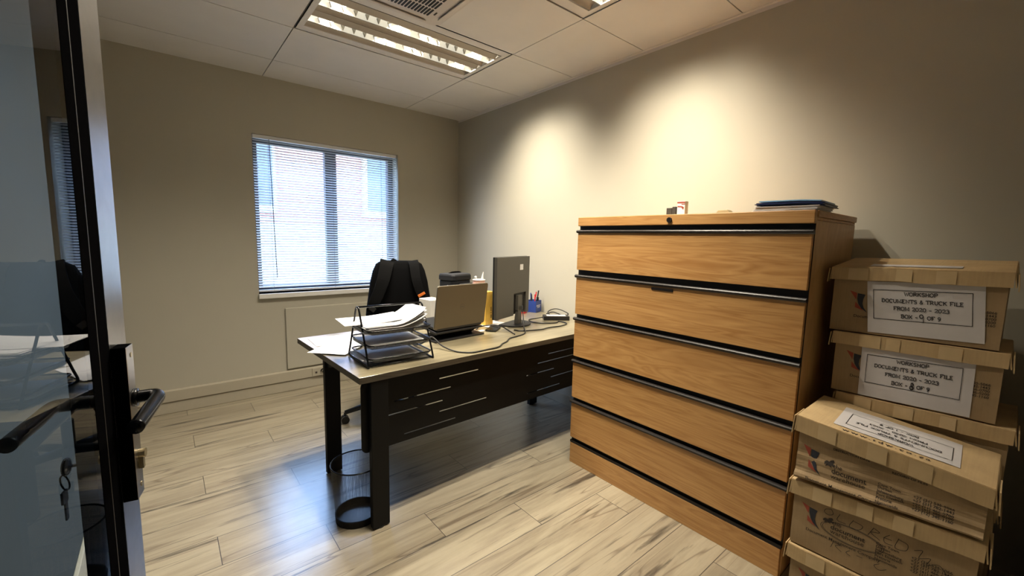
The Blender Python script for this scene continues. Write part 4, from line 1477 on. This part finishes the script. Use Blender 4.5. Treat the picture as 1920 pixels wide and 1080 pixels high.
tag(lp1.build('power_cable', M['plastic'], smooth=True), 'black cable looping from the adapter round the monitor foot', 'cable')
lp2 = MB().tube(smooth_path([(2.36, 2.36, DZ + 0.012), (2.40, 2.43, DZ + 0.03), (2.42, 2.38, DZ + 0.06), (2.45, 2.33, DZ + 0.055), (2.47, 2.27, DZ + 0.03), (2.46, 2.32, DZ + 0.012), (2.43, 2.40, DZ + 0.03), (2.40, 2.45, DZ + 0.01)], 8), 0.004, 8)
tag(lp2.build('power_cable', M['plastic'], smooth=True), 'black coiled cable bunched against the wall behind the adapter', 'cable')
lp3 = MB().tube(smooth_path([(1.900, 2.18, DZ + 0.16), (1.885, 2.15, DZ + 0.09), (1.85, 2.10, DZ + 0.03), (1.80, 2.03, zt_), (1.70, 1.99, zt_), (1.62, 1.97, zt_), (1.56, 1.92, zt_), (1.50, 1.89, zt_), (1.44, 1.845, zt_), (1.36, 1.835, zt_), (1.25, 1.835, zt_), (1.19, 1.90, zt_), (1.16, 1.99, DZ + 0.02), (1.14, 2.05, DZ + 0.055), (1.12, 2.06, DZ + 0.06), (1.08, 2.075, DZ + 0.03), (1.075, 2.16, zt_), (1.10, 2.24, zt_)], 8), 0.0042, 8)
tag(lp3.build('power_cable', M['plastic'], smooth=True), 'black cable running from the monitor along the front desk edge to the tray', 'cable')
lp4 = MB().tube(smooth_path([(1.60, 2.30, zt_), (1.66, 2.335, DZ + 0.012), (1.735, 2.29, DZ + 0.020), (1.755, 2.22, DZ + 0.020), (1.75, 2.15, DZ + 0.010), (1.735, 2.08, zt_), (1.72, 2.04, zt_)], 8), 0.004, 8)
tag(lp4.build('power_cable', M['plastic'], smooth=True), 'black cable between the laptop and the monitor foot', 'cable')

# ------------------------------------------------------------------ pen holder and small desk things by the wall
ph = thing('pen_holder', 'square blue pen holder with white print on the desk', 'pen holder', (2.43, 2.64, DZ), math.radians(20))
hp_ = MB()
q = 0.05
hp_.box(-q, q, -q, q, 0, 0.004)
for a, b_, c_, d_ in ((-q, q, -q, -q + 0.003), (-q, q, q - 0.003, q), (-q, -q + 0.003, -q, q), (q - 0.003, q, -q, q)):
    hp_.box(a, b_, c_, d_, 0.004, 0.098)
hp_.build('cup', M['blue'], ph, bevel=0.0012)
pt = Flat()
for yy, w0 in ((0.058, 0.033), (0.049, 0.026), (0.040, 0.024)):
    pt.rect(-w0, w0, yy, yy + 0.004)
pt.add(([(-0.04, 0.052), (-0.034, 0.066), (-0.028, 0.052)], [(0, 1, 2)]))
pt.build('print', M['paper'], lambda x, y, l: Vector((x, -q - l, y)), 0.0006, ph)
GP = 'pens in the blue pen holder'
ca, sa = math.cos(math.radians(20)), math.sin(math.radians(20))
for (lx, ly, hh, tx_, ty_, m_, cap, lab) in (
        (-0.03, -0.01, 0.150, -0.02, 0.00, 'ink_navy', 'ink_navy', 'dark blue pen at the left of the pen holder'),
        (-0.012, 0.015, 0.155, 0.00, 0.01, 'navy', 'blue', 'dark pen second from the left in the pen holder'),
        (0.004, -0.02, 0.178, 0.02, -0.01, 'plastic', 'plastic', 'tallest black pen in the middle of the pen holder'),
        (0.012, -0.005, 0.140, 0.01, 0.01, 'red', 'red', 'red pen standing in the pen holder'),
        (0.026, 0.01, 0.158, 0.035, 0.01, 'ink_grey', 'red', 'slim red-capped pencil leaning right in the pen holder'),
        (0.036, -0.02, 0.118, 0.0, 0.00, 'white', 'plastic', 'white marker with a black cap in the pen holder')):
    wx, wy = 2.43 + lx * ca - ly * sa, 2.64 + lx * sa + ly * ca
    pe = thing('pen', lab, 'pen', (wx, wy, DZ + 0.005), 0, GP)
    rr = 0.009 if 'marker' in lab else 0.0048
    MB().tube([(0, 0, 0), (tx_ * 0.7, ty_ * 0.7, hh * 0.72)], rr, 10).build('barrel', M[m_], pe)
    MB().tube([(tx_ * 0.7, ty_ * 0.7, hh * 0.721), (tx_, ty_, hh)], rr * 1.12, 10).build('cap', M[cap], pe)
rd = MB().obox((2.305, 2.635, DZ + 0.0125), (0.075, 0.05, 0.025), (0, 0, 0.5))
tag(rd.build('red_box', M['red'], bevel=0.002), 'small red box on the desk beside the blue pen holder', 'box')
wbx = MB().obox((2.305, 2.638, DZ + 0.0445), (0.065, 0.046, 0.038), (0, 0, 0.45))
tag(wbx.build('white_box', M['lblue'], bevel=0.002), 'pale blue white box on top of the small red box', 'box')

# behind the laptop: cool bag, cup, carton, pouch, papers
bg_ = thing('cool_bag', 'black zipped lunch bag standing on the desk behind the laptop', 'bag', (1.592, 2.56, DZ), math.radians(14))
b = MB()


def ring(w, d, z, r=0.03):
    return [(a, c_, z) for a, c_ in rrect(w, d, r, 4)]


prof = [(0.17, 0.13, 0.0), (0.188, 0.150, 0.02), (0.190, 0.152, 0.18), (0.188, 0.150, 0.31), (0.186, 0.148, 0.318)]
rings = [ring(*p_) for p_ in prof]
n = len(rings[0])
vs = [q_ for r_ in rings for q_ in r_]
fs = [(i * n + j, i * n + (j + 1) % n, (i + 1) * n + (j + 1) % n, (i + 1) * n + j) for i in range(len(rings) - 1) for j in range(n)]
fs += [tuple(range(n - 1, -1, -1)), tuple((len(rings) - 1) * n + j for j in range(n))]
b.add(vs, fs)
b.build('body', M['navy'], bg_, bevel=0.004)
b = MB()
prof = [(0.192, 0.154, 0.320), (0.197, 0.159, 0.325), (0.196, 0.158, 0.352), (0.188, 0.148, 0.364), (0.13, 0.09, 0.368)]
rings = [ring(*p_) for p_ in prof]
vs = [q_ for r_ in rings for q_ in r_]
fs = [(i * n + j, i * n + (j + 1) % n, (i + 1) * n + (j + 1) % n, (i + 1) * n + j) for i in range(len(rings) - 1) for j in range(n)]
fs += [tuple(range(n - 1, -1, -1)), tuple((len(rings) - 1) * n + j for j in range(n))]
b.add(vs, fs)
b.build('lid', M['navy'], bg_, bevel=0.003)
MB().obox((0.02, -0.084, 0.20), (0.13, 0.02, 0.2)).build('front_pocket', M['navy'], bg_, bevel=0.008)
MB().tube(smooth_path([(-0.06, 0, 0.366), (-0.03, 0, 0.373), (0.03, 0, 0.373), (0.06, 0, 0.366)], 6), 0.006, 8).build('handle', M['fabric'], bg_, smooth=True)
sr = MB().tube([(-0.1, -0.03 + 0.014 * math.cos(a), 0.27 + 0.018 * math.sin(a)) for a in [2 * PI * i / 16 for i in range(16)]], 0.003, 6, closed=True)
sr.build('strap_ring', M['chrome'], bg_)

bx_ = MB().obox((1.425, 2.60, DZ + 0.095), (0.11, 0.14, 0.19), (0, 0, 0.12))
tag(bx_.build('white_carton', M['white'], bevel=0.003), 'white box on the desk between the backpack and the laptop', 'box')

cp = thing('tumbler', 'pale pink cup with a white lid and straw behind the laptop', 'cup', (1.82, 2.59, DZ))
MB().lathe([(0, 0), (0.036, 0), (0.040, 0.02), (0.046, 0.27), (0.046, 0.303), (0, 0.303)], n=28).build('cup', M['pink'], cp, smooth=False)
MB().lathe([(0, 0.3035), (0.049, 0.3035), (0.049, 0.307), (0.040, 0.310), (0, 0.312)], n=28).build('lid', M['white'], cp)
MB().tube(smooth_path([(-0.044, -0.02, 0.25), (-0.08, -0.035, 0.248), (-0.088, -0.04, 0.215), (-0.06, -0.03, 0.17), (-0.042, -0.02, 0.16)], 6), 0.007, 8).build('handle', M['white'], cp, smooth=True)
MB().tube([(0.022, -0.012, 0.312), (0.030, -0.014, 0.365)], 0.006, 10, rs=[0.009, 0.003]).build('straw', M['white'], cp)
MB().lathe([(0.0, 0.312), (0.006, 0.312), (0.006, 0.319), (0.010, 0.323), (0.009, 0.332), (0, 0.335)], (-0.03, 0, 0), n=16).build('knob', M['white'], cp, smooth=True)

yb = thing('yellow_carton', 'tall yellow carton standing on the desk between laptop and monitor', 'box', (1.765, 2.415, DZ), math.radians(10))
MB().obox((0, 0, 0.12), (0.075, 0.06, 0.24)).build('carton', M['yellow'], yb, bevel=0.001)
mk_ = Flat().rect(0.015, 0.022, 0.05, 0.075).rect(0.012, 0.022, 0.085, 0.09).rect(0.014, 0.02, 0.10, 0.13)
mk_.build('print', M['ink'], lambda x, y, l: Vector((x, -0.03 - l, y)), 0.0006, yb)
po = MB()
po.lathe([(0, 0), (0.075, 0.0), (0.082, 0.03), (0.07, 0.075), (0.04, 0.10), (0, 0.108)], (1.985, 2.68, DZ + 0.035), 24)
tag(po.build('pouch', M['fabric'], smooth=True), 'black rounded pouch lying on the pink notebook behind the monitor', 'pouch')
nb = MB().obox((1.975, 2.665, DZ + 0.0265), (0.20, 0.15, 0.016), (0, 0, 0.35))
tag(nb.build('notebook', M['hotpink'], bevel=0.002), 'pink notebook under the black pouch behind the monitor', 'notebook')
nb2 = MB().obox((1.975, 2.665, DZ + 0.009), (0.21, 0.16, 0.018), (0, 0, 0.3))
tag(nb2.build('notebook', M['plastic'], bevel=0.002), 'dark notebook at the bottom of the pile under the pink notebook', 'notebook')
wc = MB().obox((1.895, 2.49, DZ + 0.022), (0.05, 0.05, 0.044), (0, 0, 0.3))
tag(wc.build('white_cube', M['white'], bevel=0.003), 'little white cube on the desk just left of the monitor', 'box')
sheet('paper_sheet', (1.72, 2.31), math.radians(18), 0.21, 0.12, DZ + 0.001, M['paper'], 'white paper on the desk between the laptop and the monitor')
ph2 = thing('phone', 'black phone lying face up on the desk left of the monitor foot', 'phone', (1.70, 2.245, DZ), math.radians(38))
MB().prism(rrect(0.15, 0.075, 0.01), 'z', 0.0045, 0.0125).build('case', M['plastic'], ph2, bevel=0.0015)
MB().prism(rrect(0.142, 0.067, 0.008), 'z', 0.01255, 0.013).build('screen', M['black_gloss'], ph2)
usb = MB().obox((1.585, 2.225, DZ + 0.0065), (0.06, 0.026, 0.011), (0, 0, 0.4)).obox((1.555, 2.208, DZ + 0.0065), (0.05, 0.012, 0.006), (0, 0, 0.5))
tag(usb.build('white_plug', M['white'], bevel=0.002), 'small white charging plug on the desk right of the laptop', 'plug')

# ------------------------------------------------------------------ office chair with the backpack
chx, chy = 1.24, 2.98
cr = thing('office_chair', 'black office chair on castors behind the desk, carrying the backpack', 'chair', (chx + 0.02, chy, 0), math.radians(-29))
for k in range(5):
    a = 2 * PI * k / 5 + math.radians(200)
    d = Vector((math.cos(a), math.sin(a), 0))
    s_ = Vector((-d.y, d.x, 0))
    arm = MB().tube([d * 0.03 + Vector((0, 0, 0.115)), d * 0.17 + Vector((0, 0, 0.105)), d * 0.31 + Vector((0, 0, 0.078))], 0.02, 8, rs=[0.028, 0.022, 0.016])
    ao = arm.build('base_arm', M['plastic'], cr, smooth=True)
    c = MB()
    ctr = d * 0.31 + Vector((0, 0, 0.028))
    for q_ in (-1, 1):
        c.tube([ctr + s_ * q_ * 0.006, ctr + s_ * q_ * 0.026], 0.028, 18)
    c.tube([ctr, d * 0.31 + Vector((0, 0, 0.08))], 0.008, 8)
    c.build('castor', M['plastic'], ao)
MB().cyl((0, 0, 0.09), 0.028, 0.2).cyl((0, 0, 0.28), 0.016, 0.14).build('gas_lift', M['plastic'], cr)
st = MB().prism(rrect(0.48, 0.46, 0.09, 6, 0, 0.0), 'z', 0.42, 0.50)
st.build('seat', M['seat'], cr, bevel=0.02)
bkm = MB().prism(rrect(0.29, 0.46, 0.07, 6, 0, 0.84), 'y', 0.22, 0.26)
bkm.build('backrest', M['seat'], cr, bevel=0.015)
MB().box(-0.03, 0.03, 0.262, 0.285, 0.44, 0.8).box(-0.03, 0.03, 0.1, 0.285, 0.395, 0.419).build('back_support', M['plastic'], cr)

bpk = thing('backpack', 'black backpack with an orange strap tag hanging on the office chair', 'backpack', (1.40, 3.06, 0.5), math.radians(-20))


def supring(w, d, z, yo, p=3.2, n=28):
    out = []
    for i in range(n):
        a = 2 * PI * i / n
        c_, s_ = math.cos(a), math.sin(a)
        out.append((math.copysign(abs(c_) ** (2 / p), c_) * w / 2, yo + math.copysign(abs(s_) ** (2 / p), s_) * d / 2, z))
    return out


secs = [(0.42, 0.13, 0.004, 0.01), (0.52, 0.18, 0.03, 0.0), (0.525, 0.19, 0.15, 0.0), (0.495, 0.19, 0.30, 0.0), (0.46, 0.18, 0.42, 0.005), (0.43, 0.165, 0.52, 0.01), (0.39, 0.14, 0.60, 0.015), (0.345, 0.11, 0.65, 0.02), (0.27, 0.06, 0.674, 0.022)]
b = MB()
R_ = [supring(*s_) for s_ in secs]
n = len(R_[0])
vs = [q_ for r_ in R_ for q_ in r_]
fs = [(i * n + j, i * n + (j + 1) % n, (i + 1) * n + (j + 1) % n, (i + 1) * n + j) for i in range(len(R_) - 1) for j in range(n)]
fs += [tuple(range(n - 1, -1, -1)), tuple((len(R_) - 1) * n + j for j in range(n))]
b.add(vs, fs)
b.build('body', M['fabric'], bpk, smooth=True)


def strap(pts, w, th, name, m, parent):
    P = smooth_path(pts, 6)
    b = MB()
    k = len(P)
    L_, Rr = [], []
    for i, p_ in enumerate(P):
        t = (P[min(i + 1, k - 1)] - P[max(i - 1, 0)]).normalized()
        side = t.cross(Vector((0, -1, 0)))
        side = side.normalized() if side.length > 1e-4 else Vector((1, 0, 0))
        ww = w(i / (k - 1)) if callable(w) else w
        L_.append(p_ + side * ww / 2)
        Rr.append(p_ - side * ww / 2)
    b.add(L_ + Rr, [(i, i + 1, k + i + 1, k + i) for i in range(k - 1)])
    return b.build(name, m, parent, solid=th, recalc=False, bevel=0.002)


s1 = strap([(-0.09, -0.02, 0.674), (-0.10, -0.065, 0.64), (-0.125, -0.103, 0.54), (-0.16, -0.114, 0.44), (-0.195, -0.115, 0.36), (-0.215, -0.100, 0.30)], lambda t: 0.105 - 0.035 * t, 0.014, 'shoulder_strap', M['fabric2'], bpk)
s2 = strap([(0.10, -0.02, 0.674), (0.105, -0.066, 0.64), (0.115, -0.104, 0.54), (0.145, -0.114, 0.44), (0.185, -0.116, 0.36), (0.215, -0.098, 0.27)], lambda t: 0.078 - 0.02 * t, 0.014, 'shoulder_strap', M['fabric2'], bpk)
tg = MB().obox((0.152, -0.125, 0.425), (0.058, 0.005, 0.020), (0, math.radians(-28), 0))
to_ = tg.build('tag', M['orange'], s2, bevel=0.001)
MB().obox((-0.205, -0.116, 0.325), (0.045, 0.012, 0.035), (0, math.radians(40), 0)).build('buckle', M['plastic'], s1, bevel=0.003)
MB().obox((0.213, -0.108, 0.275), (0.03, 0.016, 0.03), (0, math.radians(-30), 0)).build('buckle', M['plastic'], s2, bevel=0.003)
strap([(-0.06, -0.01, 0.674), (-0.03, 0.06, 0.672), (0.0, 0.11, 0.64), (0.0, 0.12, 0.6)], 0.025, 0.006, 'grab_loop', M['fabric2'], bpk)
